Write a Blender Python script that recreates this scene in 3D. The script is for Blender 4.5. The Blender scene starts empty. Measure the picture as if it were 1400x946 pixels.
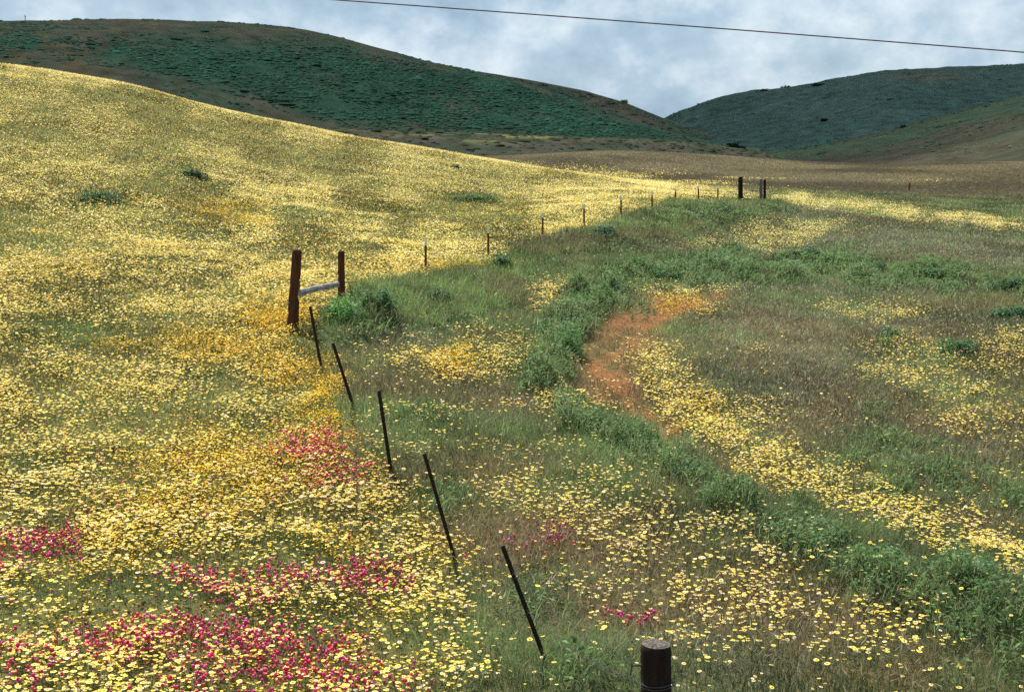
import bpy, bmesh, math, random
import numpy as np
from mathutils import Vector, Matrix

random.seed(7)
RNG = np.random.default_rng(11)
scene = bpy.context.scene
COL = scene.collection

# ------------------------------------------------------------------ camera maths (photo is 1400 x 946)
F = 1400 * 50.0 / 36.0
HORIZON = 190.0
PITCH = math.atan((473 - HORIZON) / F)
CP, SP = math.cos(PITCH), math.sin(PITCH)
ZC = 4.3                      # eye height above the near ground datum


def ray(u, v):
    """slope pair (X/Y, (z-ZC)/Y) of a direction seen at a photo position"""
    dx = (u - 700.0) / F
    dy = -(v - 473.0) / F
    k = CP + dy * SP
    return dx / k, (dy * CP - SP) / k


def P(u, v, Y):
    a, s = ray(u, v)
    return Vector((a * Y, Y, ZC + s * Y))


def project(X, Y, Z):
    z = Z - ZC
    d = Y * CP - z * SP
    d = np.maximum(d, 0.3)
    return 700 + F * X / d, 473 - F * (Y * SP + z * CP) / d


# ------------------------------------------------------------------ noise
def _h(ix, iy, seed):
    n = (ix.astype(np.int64) * 374761393 + iy.astype(np.int64) * 668265263 + seed * 974634721) & 0x7fffffff
    n = ((n ^ (n >> 13)) * 1274126177) & 0x7fffffff
    return ((n ^ (n >> 16)) & 0xffff) / 65535.0


def vnoise(x, y, seed=0):
    x = np.asarray(x, float); y = np.asarray(y, float)
    ix, iy = np.floor(x), np.floor(y)
    fx, fy = x - ix, y - iy
    fx = fx * fx * (3 - 2 * fx); fy = fy * fy * (3 - 2 * fy)
    a = _h(ix, iy, seed); b = _h(ix + 1, iy, seed); c = _h(ix, iy + 1, seed); d = _h(ix + 1, iy + 1, seed)
    return (a * (1 - fx) + b * fx) * (1 - fy) + (c * (1 - fx) + d * fx) * fy


def fbm(x, y, seed=0, octv=4):
    t = 0; amp = 1; tot = 0
    for o in range(octv):
        t = t + amp * vnoise(x * 2 ** o + 17.3 * o, y * 2 ** o - 9.1 * o, seed + o * 31)
        tot += amp; amp *= 0.5
    return t / tot


def sstep(x, a, b):
    t = np.clip((x - a) / (b - a), 0, 1)
    return t * t * (3 - 2 * t)


# ------------------------------------------------------------------ terrain: thin plate through surveyed points
LEFT = [(92, 98), (150, 78), (250, 54), (400, 30.5), (550, 22), (750, 15.5), (946, 11.5)]
SURVEY = [
    (897, 1150, 8.6), (745, 900, 13), (622, 765, 16), (535, 648, 19), (485, 562, 22), (440, 507, 24.5),
    (398, 450, 27), (466, 412, 29.5), (582, 372, 39), (667, 350, 46), (742, 325, 53), (798, 312, 58),
    (849, 298, 64), (923, 280, 77), (981, 275, 86), (1042, 277, 90),
    (200, 124, 106), (200, 180, 83), (200, 260, 58), (200, 400, 33), (200, 600, 21), (200, 800, 14.5),
    (400, 171, 116), (400, 230, 85), (400, 300, 55), (400, 370, 38), (560, 200, 122), (560, 260, 80),
    (640, 214, 124), (720, 228, 120), (800, 241, 112), (900, 259, 102), (700, 270, 85), (800, 265, 84),
    (960, 268, 97),
    (1400, 946, 12), (1400, 700, 19.5), (1400, 550, 28), (1400, 450, 39), (1400, 390, 50), (1400, 330, 72),
    (1400, 300, 98), (1400, 262, 150), (1400, 222, 280), (1000, 700, 19), (1000, 500, 31), (1000, 380, 51),
    (1000, 330, 67), (1200, 500, 33), (1200, 380, 52), (1200, 305, 84), (1200, 270, 130), (1200, 240, 210),
    (1000, 228, 270), (860, 246, 180), (770, 238, 215), (900, 224, 250), (1050, 256, 150), (850, 207, 340), (760, 210, 340), (1000, 214, 350), (1100, 222, 330), (1200, 226, 310), (1300, 224, 300),
    (700, 212, 460), (850, 211, 470), (1000, 219, 480), (1200, 226, 480), (1400, 226, 480), (700, 640, 20), (750, 480, 30), (850, 380, 46),
    (900, 750, 16.5), (1200, 750, 17),
    # hidden ground beyond the flowered crest
    (400, 222, 200), (560, 228, 200), (650, 236, 180), (200, 190, 200), (0, 160, 200), (400, 208, 420), (0, 196, 480), (200, 204, 420),
]
for v_, y_ in LEFT:
    SURVEY.append((0, v_, y_))
    SURVEY.append((-900, v_ - 18, y_ * 0.97))
for v_, y_ in ((946, 12), (700, 19.5), (550, 28), (450, 39), (390, 50), (330, 72), (300, 98), (222, 280), (226, 480)):
    SURVEY.append((2300, v_, y_))
for u_ in (-900, 0, 700, 1400, 2300):
    SURVEY.append((u_, 191.6, 2500))
    SURVEY.append((u_, 191.1, 6000))
_S = []
for (u_, v_, y_) in SURVEY:
    p = P(u_, v_, y_)
    _S.append((p.x / p.y * 4.0, math.log(p.y), p.z))
for a_ in (-1.0, -0.4, 0.0, 0.4, 1.0):
    _S.append((a_ * 4.0, math.log(4.5), ZC - 4.1))
_S = np.array(_S)


def _tps(d2):
    return np.where(d2 > 1e-12, 0.5 * d2 * np.log(np.maximum(d2, 1e-12)), 0.0)


_n = len(_S)
_K = _tps((_S[:, None, 0] - _S[None, :, 0]) ** 2 + (_S[:, None, 1] - _S[None, :, 1]) ** 2) + np.eye(_n) * 0.004
_Pm = np.c_[np.ones(_n), _S[:, :2]]
_A = np.zeros((_n + 3, _n + 3)); _A[:_n, :_n] = _K; _A[:_n, _n:] = _Pm; _A[_n:, :_n] = _Pm.T
_W = np.linalg.solve(_A, np.r_[_S[:, 2], 0, 0, 0])


def base_z(X, Y):
    X = np.asarray(X, float).ravel(); Y = np.asarray(Y, float).ravel()
    Yc = np.maximum(Y, 4.5)
    a = np.clip(X / Yc, -1.1, 1.1) * 4.0
    L = np.log(Yc)
    out = np.empty(len(X))
    for i in range(0, len(X), 60000):
        aa, ll = a[i:i + 60000, None], L[i:i + 60000, None]
        d2 = (aa - _S[None, :, 0]) ** 2 + (ll - _S[None, :, 1]) ** 2
        out[i:i + 60000] = _tps(d2) @ _W[:_n] + _W[_n] + _W[_n + 1] * aa[:, 0] + _W[_n + 2] * ll[:, 0]
    return out


# ------------------------------------------------------------------ what grows where (plan of the field)
def inside(u, v, poly):
    r = np.zeros(len(u), bool)
    n = len(poly)
    for i in range(n):
        x0, y0 = poly[i]; x1, y1 = poly[(i + 1) % n]
        if y0 == y1:
            continue
        c = (y0 > v) != (y1 > v)
        r ^= c & (u < (x1 - x0) * (v - y0) / (y1 - y0) + x0)
    return r


def blob(u, v, cu, cv, ru, rv, ang=0.0):
    c, s = math.cos(math.radians(ang)), math.sin(math.radians(ang))
    x, y = u - cu, v - cv
    p, q = (x * c + y * s) / ru, (-x * s + y * c) / rv
    return np.exp(-(p * p + q * q) ** 1.5)


def blobs(acc, u, v, lst):
    o = np.argsort(u); us = u[o]
    for (cu, cv, ru, rv, amp) in lst:
        i0, i1 = np.searchsorted(us, (cu - 1.5 * ru, cu + 1.5 * ru))
        k = o[i0:i1]
        k = k[np.abs(v[k] - cv) < 1.5 * rv]
        if len(k):
            q = ((u[k] - cu) / ru) ** 2 + ((v[k] - cv) / rv) ** 2
            acc[k] = np.maximum(acc[k], amp * np.exp(-q * np.sqrt(q)))


def line(u, v, pts):
    """pts: (u, v, half width) ; vertical distances count double as the field lies flat"""
    best = np.full(len(u), 1e9)
    for (x0, y0, w0), (x1, y1, w1) in zip(pts[:-1], pts[1:]):
        dx, dy = x1 - x0, (y1 - y0) * 1.6
        t = np.clip(((u - x0) * dx + (v - y0) * 1.6 * dy) / (dx * dx + dy * dy), 0, 1)
        d = np.hypot(u - x0 - t * dx, (v - y0) * 1.6 - t * dy) / (w0 + (w1 - w0) * t)
        best = np.minimum(best, d)
    return np.exp(-best ** 3)


FIELD = [(-3000, -900), (0, -100), (640, 120), (1010, 262), (950, 278), (850, 297), (742, 323), (667, 349), (582, 371), (520, 388),
         (470, 412), (425, 440), (400, 470), (440, 525), (470, 580), (505, 625), (590, 690), (640, 760), (628, 850), (610, 960),
         (600, 2500), (-3000, 2500)]
BERM = [(738, 525, 19), (765, 470, 30), (790, 415, 32), (835, 385, 30), (920, 368, 30), (1000, 357, 24), (1100, 372, 22),
        (1200, 378, 22), (1300, 378, 19), (1400, 388, 19), (1700, 400, 19)]
BERM_B = [(1080, 352, 14), (1150, 354, 16), (1230, 362, 10)]
BANK = [(745, 520, 12), (800, 566, 19), (880, 605, 24), (950, 640, 26), (1030, 688, 30), (1120, 735, 40), (1200, 772, 46),
        (1300, 806, 52), (1400, 850, 58), (1700, 960, 50)]
RIBBON = [(885, 490, 34), (930, 545, 48), (1040, 622, 46), (1120, 655, 42), (1220, 692, 36), (1330, 735, 34), (1420, 765, 34), (1700, 860, 40)]
YBAND = [(985, 262, 8), (1080, 271, 13), (1200, 286, 15), (1300, 297, 14), (1420, 311, 13), (1700, 330, 12)]
SOIL = [(985, 402, 10), (945, 407, 18), (905, 415, 31), (860, 445, 49), (832, 490, 42), (848, 535, 38), (880, 568, 31), (925, 592, 20)]
KNOLL = [(430, 445), (500, 398), (582, 372), (742, 325), (850, 298), (930, 280), (1000, 273), (1070, 282), (1000, 300), (930, 322),
         (850, 345), (760, 352), (700, 372), (715, 420), (640, 445), (540, 446), (470, 462)]
GREENS = [(140, 275, 50, 13, .9), (250, 236, 36, 14, .8), (650, 272, 50, 10, .8), (90, 452, 80, 26, .7), (310, 312, 40, 14, .5), (290, 500, 40, 12, .5),
          (420, 842, 75, 22, .85), (190, 806, 110, 20, .75), (400, 745, 70, 17, .7), (60, 800, 60, 18, .5), (520, 290, 50, 10, .5),
          (420, 290, 40, 9, .45), (330, 575, 50, 14, .4), (40, 620, 50, 20, .45), (210, 360, 60, 14, .4), (60, 330, 40, 10, .4),
          (560, 860, 40, 22, .5), (300, 250, 60, 10, .3), (470, 225, 50, 8, .3), (620, 232, 14, 6, .5), (450, 560, 26, 20, .7), (410, 455, 26, 12, .8)]
PINKS = [(425, 606, 42, 24, .75), (440, 650, 50, 22, .35), (65, 742, 62, 20, .95), (270, 790, 40, 14, .6), (400, 786, 70, 18, .65), (500, 785, 55, 22, .95),
         (330, 820, 50, 16, .6), (260, 862, 80, 26, .9), (370, 880, 110, 24, .9), (180, 880, 110, 26, .6), (440, 925, 110, 24, .8), (60, 890, 80, 20, .5),
         (20, 920, 60, 20, .5), (300, 930, 120, 20, .5), (742, 735, 45, 20, .22), (865, 838, 34, 11, .36), (480, 640, 30, 14, .3), (10, 760, 40, 20, .5)]
GOLDS = [(380, 432, 50, 18, .95), (300, 470, 90, 22, .5), (440, 545, 34, 44, .9), (400, 500, 60, 30, .6), (430, 600, 60, 30, .35), (330, 640, 130, 50, .5),
         (250, 690, 140, 30, .45), (300, 285, 60, 12, .2), (340, 300, 40, 8, .25), (170, 470, 40, 12, .3), (620, 490, 46, 22, .55), (640, 360, 60, 10, .3),
         (930, 412, 50, 10, .25), (960, 560, 40, 20, .3), (700, 790, 60, 10, .1), (450, 745, 60, 20, .2), (200, 740, 100, 18, .3)]
YELLOWS = [(632, 487, 95, 34, .85), (560, 475, 60, 14, .3), (745, 402, 28, 22, .6), (1060, 323, 62, 15, .95), (1110, 312, 50, 11, .9), (990, 335, 60, 8, .5),
           (1210, 424, 70, 12, .5), (1150, 415, 40, 8, .3), (1250, 470, 70, 16, .3), (1280, 488, 60, 14, .4), (1380, 464, 36, 20, .55),
           (1260, 515, 60, 9, .55), (1320, 535, 70, 12, .4), (1350, 572, 70, 22, .45), (1230, 505, 60, 8, .5), (1380, 500, 40, 10, .4), (600, 565, 80, 10, .5),
           (740, 555, 50, 10, .3), (770, 545, 60, 16, .55), (790, 680, 110, 30, .42), (700, 665, 70, 20, .4), (850, 725, 100, 26, .3), (960, 720, 80, 22, .3),
           (1050, 755, 70, 16, .15), (820, 800, 60, 16, .4), (950, 790, 130, 34, .3), (1050, 830, 120, 26, .3), (1220, 848, 90, 28, .32), (1160, 880, 110, 20, .2),
           (950, 870, 60, 30, .22), (830, 640, 60, 14, .3), (880, 385, 60, 8, .35), (940, 395, 60, 10, .5), (960, 425, 40, 8, .35), (1010, 570, 60, 30, .35),
           (700, 610, 90, 10, .2), (560, 610, 60, 16, .2), (1300, 690, 60, 8, .2), (1350, 655, 50, 10, .15), (1020, 475, 30, 12, .1), (560, 440, 50, 8, .15)]
GREYS = [(1100, 500, 130, 60, .9), (1250, 440, 120, 22, .7), (1080, 440, 110, 26, .9), (1200, 330, 200, 24, .8), (1320, 345, 120, 20, .9),
         (1000, 400, 60, 16, .6), (1150, 560, 110, 50, .6), (1320, 610, 100, 40, .7), (1330, 440, 90, 12, .6), (950, 640, 60, 16, .3),
         (800, 810, 120, 40, .6), (1000, 860, 160, 50, .6), (850, 760, 100, 30, .5), (900, 340, 60, 10, .3), (1180, 395, 160, 10, .8), (1120, 290, 60, 8, .6),
         (1290, 620, 90, 40, .6), (700, 560, 90, 20, .4), (560, 455, 60, 14, .6), (700, 740, 90, 40, .4)]
RUST = [(760, 725, 180, 50, .75), (950, 800, 220, 56, .7), (650, 640, 130, 36, .5), (1250, 905, 150, 30, .45), (1150, 830, 120, 30, .5), (1130, 560, 90, 50, .5), (1290, 560, 90, 24, .5), (1080, 440, 120, 20, .4), (1380, 560, 60, 40, .5), (560, 520, 60, 30, .35),
        (900, 420, 120, 22, .7), (1150, 590, 110, 40, .35), (1330, 600, 90, 50, .4), (1000, 620, 80, 40, .4), (900, 760, 160, 50, .5), (1000, 820, 150, 40, .45),
        (720, 690, 90, 30, .35), (700, 545, 60, 10, .4), (790, 520, 30, 20, .4), (1080, 470, 140, 40, .3), (1250, 410, 120, 12, .35), (1330, 480, 90, 14, .3),
        (1050, 590, 90, 30, .5), (1200, 650, 90, 16, .5), (1310, 700, 90, 16, .5), (470, 600, 60, 24, .4), (430, 660, 80, 30, .4), (330, 870, 220, 60, .35)]
LUSH = [(1250, 640, 130, 34, .75), (1330, 660, 110, 30, .6), (1230, 600, 70, 24, .5), (1210, 545, 50, 14, .45), (760, 520, 20, 24, .5), (735, 515, 16, 22, .6),
        (870, 415, 40, 12, .5), (1215, 461, 24, 10, .4), (1200, 345, 120, 12, .3), (1350, 900, 90, 26, .4), (1020, 700, 30, 16, .5), (500, 425, 50, 22, .6),
        (880, 605, 50, 16, .4), (730, 800, 60, 34, .45), (800, 900, 60, 30, .5), (640, 900, 50, 30, .4), (570, 560, 40, 18, .3), (600, 670, 40, 30, .35), (960, 290, 120, 16, .45)]


def masks(X, Y, h=0.15, Z=None):
    X = np.asarray(X, float); Y = np.asarray(Y, float)
    if Z is None:
        Z = base_z(X, Y)
    u, v = project(X, Y, Z + h)
    n1 = fbm(u / 46, v / 20, 3, 3) - .5
    n2 = fbm(u / 46, v / 20, 8, 3) - .5
    uj = u + n1 * 56
    vj = v + n2 * 24
    far = sstep(Y, 122, 156)
    m = {}
    n3 = fbm(u / 17, v / 8, 5, 2) - .5
    fld = 0
    wd = 1 + 2.6 * sstep(v, 560, 860)
    for ou, ov in ((-14, 0), (14, 0), (0, -5), (0, 5), (0, 0)):
        fld = fld + inside(uj + ou * wd + n3 * 34 * wd, vj + ov + n3 * 10, FIELD) / 5.
    fld = fld * (1 - far)
    lush = np.clip(line(uj, vj, BERM) * 1.0 + .8 * line(uj, vj, BERM_B) + .85 * line(uj, vj, BANK), 0, 1)
    lb = fbm(u / 30, v / 14, 51, 3)
    blobs(lush, uj, vj, LUSH)
    green = np.zeros(len(u)); pink = green.copy(); gold = green.copy(); yel = green.copy(); grey = green.copy(); rust = green.copy()
    blobs(green, uj, vj, GREENS)
    blobs(pink, uj, vj, PINKS)
    blobs(gold, uj, vj, GOLDS)
    blobs(yel, uj, vj, YELLOWS)
    blobs(grey, uj, vj, GREYS)
    blobs(rust, uj, vj, RUST)
    yel = np.maximum(yel, .8 * line(uj, vj, RIBBON))
    lush = lush * np.clip(.2 + 3.2 * (lb - .3), .05, 1.1)
    yel = np.maximum(yel, .8 * line(uj, vj, YBAND) * sstep(Y, 74, 84))
    soil = line(uj, vj, SOIL) * np.clip(.35 + 1.8 * (fbm(u / 24, v / 10, 57, 3) - .3), .2, 1)
    knoll = inside(uj, vj, KNOLL).astype(float) * (1 - far)
    patch = fbm(u / 70, v / 26, 21, 4)
    patch2 = fbm(u / 26, v / 11, 40, 3)
    fdens = np.clip(.46 + 2.9 * (patch - .46), .12, 1.0) * np.clip(.5 + 1.5 * (patch2 - .3), .25, 1.05) * (1 - green)
    fdens = fdens * (1 - .25 * sstep(v, 560, 800))
    scatter = .035 * (1 - fld) * sstep(patch2, .42, .6) * sstep(v, 400, 560)
    yel = yel * np.clip(.35 + 2.2 * (patch2 - .33), .08, 1.1) * (1 - .85 * lush)
    m['yellow'] = np.clip(np.maximum(fld * fdens, (1 - fld) * (yel + scatter)) * (1 - .35 * pink * fld), 0, 1) * (1 - far) * (1 - .8 * knoll)
    m['gold'] = np.clip(gold * (.4 + patch2), 0, 1) * (1 - far) + fld * (.04 + .08 * sstep(-Y, -60, -30) * sstep(fbm(u / 90, v / 34, 71, 3), .5, .66))
    m['pink'] = np.clip(pink * (patch2 * 1.9 - .1), 0, 1) * (1 - far)
    m['lush'] = lush * (1 - fld * .9) * (1 - far)
    m['knoll'] = knoll
    m['green'] = green * fld
    m['grey'] = grey * (1 - fld) * (1 - far)
    m['rust'] = rust * (1 - far)
    m['soil'] = soil * (1 - far)
    m['field'] = fld
    m['far'] = far
    m['bz'] = Z; m['u'] = u; m['v'] = v; m['patch'] = patch; m['patch2'] = patch2
    return m


def ground_z(X, Y, m=None):
    if m is None:
        m = masks(X, Y)
    z = m['bz']
    clump = fbm(X / .9, Y / .9, 60, 3)
    near = np.clip(1.2 - Y / 160, 0, 1)
    return z + near * (m['lush'] * (.02 + 1.0 * np.clip(clump - .34, 0, 1)) + m['green'] * .25 * clump
                       + .10 * (fbm(X / .6, Y / .6, 77, 2) - .5) + m['knoll'] * .2 * clump
                       + .35 * np.clip(Y / 60, 0, 1) * (fbm(X / 4.5, Y / 4.5, 90, 2) - .5)), m


# ------------------------------------------------------------------ object helpers
def tag(o, label=None, cat=None, group=None, kind=None):
    if label: o['label'] = label
    if cat: o['category'] = cat
    if group: o['group'] = group
    if kind: o['kind'] = kind
    return o


def link(name, me, mat=None, parent=None):
    o = bpy.data.objects.new(name, me)
    COL.objects.link(o)
    if mat is not None:
        for m in (mat if isinstance(mat, (list, tuple)) else [mat]):
            me.materials.append(m)
    if parent is not None:
        o.parent = parent
    return o


def empty(name, loc):
    o = bpy.data.objects.new(name, None)
    o.empty_display_size = .2
    COL.objects.link(o)
    o.location = loc
    return o


def np_mesh(name, V, faces, cols=None, smooth=False):
    """V (n,3); faces: list of int arrays (m,k)"""
    me = bpy.data.meshes.new(name)
    me.vertices.add(len(V)); me.vertices.foreach_set('co', np.ascontiguousarray(V, np.float32).ravel())
    li = np.concatenate([f.ravel() for f in faces]).astype(np.int32)
    starts = []; o = 0
    for f in faces:
        k = f.shape[1]
        starts.append(o + np.arange(f.shape[0]) * k); o += f.size
    st = np.concatenate(starts).astype(np.int32)
    me.loops.add(len(li)); me.loops.foreach_set('vertex_index', li)
    me.polygons.add(len(st)); me.polygons.foreach_set('loop_start', st)
    if cols is not None:
        at = me.color_attributes.new('Col', 'FLOAT_COLOR', 'POINT')
        c = np.ones((len(V), 4), np.float32); c[:, :3] = np.clip(cols, 0, 1)
        at.data.foreach_set('color', c.ravel())
    if smooth:
        me.polygons.foreach_set('use_smooth', np.ones(len(st), bool))
    me.update(calc_edges=True)
    if len(V) < 50000: me.validate()
    return me


def merge(parts):
    """parts: list of (V, [faces], C) -> one"""
    Vs, Cs, by = [], [], {}
    off = 0
    for V, fs, C in parts:
        if len(V) == 0:
            continue
        Vs.append(V); Cs.append(C)
        for f in fs:
            by.setdefault(f.shape[1], []).append(f + off)
        off += len(V)
    return np.concatenate(Vs), [np.concatenate(b) for b in by.values()], np.concatenate(Cs)


def stamp(bv, bf, bc, pos, R, S, tint):
    """copies of a small shape: bv (k,3), bf list of (m,j) arrays, bc (k,3), pos (n,3), R (n,3,3), S (n,3), tint (n,3)"""
    n, k = len(pos), len(bv)
    V = bv[None] * S[:, None, :]
    V = np.einsum('nij,nkj->nki', R, V) + pos[:, None, :]
    off = (np.arange(n) * k)
    fs = [(f[None] + off[:, None, None]).reshape(-1, f.shape[1]) for f in bf]
    C = bc[None] * tint[:, None, :]
    return V.reshape(-1, 3), fs, C.reshape(-1, 3)


def rots(yaw, tilt, tdir):
    """rotation about z by yaw, then tilt by angle tilt towards direction tdir"""
    n = len(yaw)
    c, s = np.cos(yaw), np.sin(yaw)
    Rz = np.zeros((n, 3, 3)); Rz[:, 0, 0] = c; Rz[:, 0, 1] = -s; Rz[:, 1, 0] = s; Rz[:, 1, 1] = c; Rz[:, 2, 2] = 1
    ax = np.c_[-np.sin(tdir), np.cos(tdir), np.zeros(n)]
    K = np.zeros((n, 3, 3))
    K[:, 0, 1] = -ax[:, 2]; K[:, 0, 2] = ax[:, 1]; K[:, 1, 0] = ax[:, 2]; K[:, 1, 2] = -ax[:, 0]; K[:, 2, 0] = -ax[:, 1]; K[:, 2, 1] = ax[:, 0]
    st, ct = np.sin(tilt)[:, None, None], np.cos(tilt)[:, None, None]
    Rt = np.eye(3)[None] + st * K + (1 - ct) * (K @ K)
    return Rt @ Rz


# ------------------------------------------------------------------ materials
def new_mat(name):
    m = bpy.data.materials.new(name)
    m.use_nodes = True
    nt = m.node_tree
    for n in list(nt.nodes): nt.nodes.remove(n)
    out = nt.nodes.new('ShaderNodeOutputMaterial')
    return m, nt, out


def leaf_mat(name, trans=.35, rough=.6, sheen=.15):
    m, nt, out = new_mat(name)
    at = nt.nodes.new('ShaderNodeAttribute'); at.attribute_name = 'Col'
    d = nt.nodes.new('ShaderNodeBsdfPrincipled'); d.inputs['Roughness'].default_value = rough
    d.inputs['Specular IOR Level'].default_value = sheen
    t = nt.nodes.new('ShaderNodeBsdfTranslucent')
    mx = nt.nodes.new('ShaderNodeMixShader'); mx.inputs[0].default_value = trans
    nt.links.new(at.outputs['Color'], d.inputs['Base Color']); nt.links.new(at.outputs['Color'], t.inputs['Color'])
    nt.links.new(d.outputs[0], mx.inputs[1]); nt.links.new(t.outputs[0], mx.inputs[2])
    nt.links.new(mx.outputs[0], out.inputs[0])
    return m


def soil_mat(name, scale=9.0, lo=.55, hi=1.45, bump=.4):
    m, nt, out = new_mat(name)
    at = nt.nodes.new('ShaderNodeAttribute'); at.attribute_name = 'Col'
    tc = nt.nodes.new('ShaderNodeTexCoord')
    no = nt.nodes.new('ShaderNodeTexNoise'); no.inputs['Scale'].default_value = scale; no.inputs['Detail'].default_value = 8
    nt.links.new(tc.outputs['Object'], no.inputs['Vector'])
    mr = nt.nodes.new('ShaderNodeMapRange'); mr.inputs['From Min'].default_value = .3; mr.inputs['From Max'].default_value = .7
    mr.inputs['To Min'].default_value = lo; mr.inputs['To Max'].default_value = hi
    nt.links.new(no.outputs['Fac'], mr.inputs['Value'])
    vm = nt.nodes.new('ShaderNodeVectorMath'); vm.operation = 'SCALE'
    nt.links.new(at.outputs['Color'], vm.inputs[0]); nt.links.new(mr.outputs[0], vm.inputs['Scale'])
    b = nt.nodes.new('ShaderNodeBump'); b.inputs['Strength'].default_value = bump
    nt.links.new(no.outputs['Fac'], b.inputs['Height'])
    d = nt.nodes.new('ShaderNodeBsdfPrincipled'); d.inputs['Roughness'].default_value = .95; d.inputs['Specular IOR Level'].default_value = .05
    nt.links.new(vm.outputs[0], d.inputs['Base Color']); nt.links.new(b.outputs[0], d.inputs['Normal'])
    nt.links.new(d.outputs[0], out.inputs[0])
    return m


def wood_mat(name, c0, c1, scale=(14, 14, 1.6), bump=.5, rough=.9):
    m, nt, out = new_mat(name)
    tc = nt.nodes.new('ShaderNodeTexCoord')
    mp = nt.nodes.new('ShaderNodeMapping'); mp.inputs['Scale'].default_value = scale
    nt.links.new(tc.outputs['Object'], mp.inputs['Vector'])
    no = nt.nodes.new('ShaderNodeTexNoise'); no.inputs['Scale'].default_value = 2.2; no.inputs['Detail'].default_value = 9; no.inputs['Roughness'].default_value = .65
    nt.links.new(mp.outputs[0], no.inputs['Vector'])
    cr = nt.nodes.new('ShaderNodeValToRGB')
    cr.color_ramp.elements[0].position = .32; cr.color_ramp.elements[0].color = (*c0, 1)
    cr.color_ramp.elements[1].position = .68; cr.color_ramp.elements[1].color = (*c1, 1)
    nt.links.new(no.outputs['Fac'], cr.inputs[0])
    b = nt.nodes.new('ShaderNodeBump'); b.inputs['Strength'].default_value = bump; b.inputs['Distance'].default_value = .02
    nt.links.new(no.outputs['Fac'], b.inputs['Height'])
    d = nt.nodes.new('ShaderNodeBsdfPrincipled'); d.inputs['Roughness'].default_value = rough; d.inputs['Specular IOR Level'].default_value = .2
    nt.links.new(cr.outputs[0], d.inputs['Base Color']); nt.links.new(b.outputs[0], d.inputs['Normal'])
    nt.links.new(d.outputs[0], out.inputs[0])
    return m


M_GROUND = soil_mat('meadow_soil')
M_HILL = soil_mat('hill_turf', scale=.16, lo=.6, hi=1.35, bump=.6)
M_GRASS = leaf_mat('grass_blades', .38)
M_PETAL = leaf_mat('petals', .22, .55, .1)
M_LEAF = leaf_mat('weed_leaves', .42, .65, .1)
M_SCRUB = leaf_mat('scrub_leaves', .15, .8, .05)
M_POST_RED = wood_mat('red_brown_wood', (.022, .009, .005), (.115, .045, .02))
M_POST_DARK = wood_mat('dark_creosote_wood', (.006, .004, .003), (.030, .015, .009))
M_POST_GREY = wood_mat('grey_weathered_wood', (.07, .062, .055), (.24, .22, .20))
M_RAIL = wood_mat('silver_grey_wood', (.10, .085, .075), (.40, .36, .32), scale=(1.6, 14, 14))
M_END = wood_mat('end_grain', (.02, .016, .013), (.26, .22, .19), scale=(22, 22, 22), bump=.9)
M_STEEL = wood_mat('dark_rusted_steel', (.008, .006, .006), (.035, .02, .016), scale=(20, 20, 20), bump=.2, rough=.6)
M_RUST = wood_mat('red_rusted_steel', (.09, .026, .012), (.23, .075, .036), scale=(20, 20, 9), bump=.2, rough=.75)
M_WHITE = wood_mat('white_paint', (.6, .6, .58), (.82, .82, .8), scale=(9, 9, 9), bump=.1, rough=.5)
M_WIRE = wood_mat('galvanised_wire', (.03, .028, .028), (.09, .085, .085), scale=(30, 30, 30), bump=.1, rough=.5)
M_CABLE = wood_mat('brown_cable', (.09, .05, .045), (.15, .09, .08), scale=(3, 3, 3), bump=.1, rough=.6)

# ------------------------------------------------------------------ ground sheet
NA, NR = 520, 620
acol = np.sinh(np.linspace(-1, 1, NA) * 2.1) / math.sinh(2.1) * 1.3
yrow = np.concatenate([np.linspace(-60, 4.5, 26), np.exp(np.linspace(math.log(5.0), math.log(7000), NR - 26))])
gX = acol[None, :] * (np.maximum(yrow, 5)[:, None] + 6 + np.maximum(-yrow, 0)[:, None])
gY = np.repeat(yrow[:, None], NA, 1)
gX, gY = gX.ravel(), gY.ravel()
gZ, gm = ground_z(gX, gY)


def mixc(c, t, d):
    return c * (1 - t[:, None]) + np.array(d)[None] * t[:, None]


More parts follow.
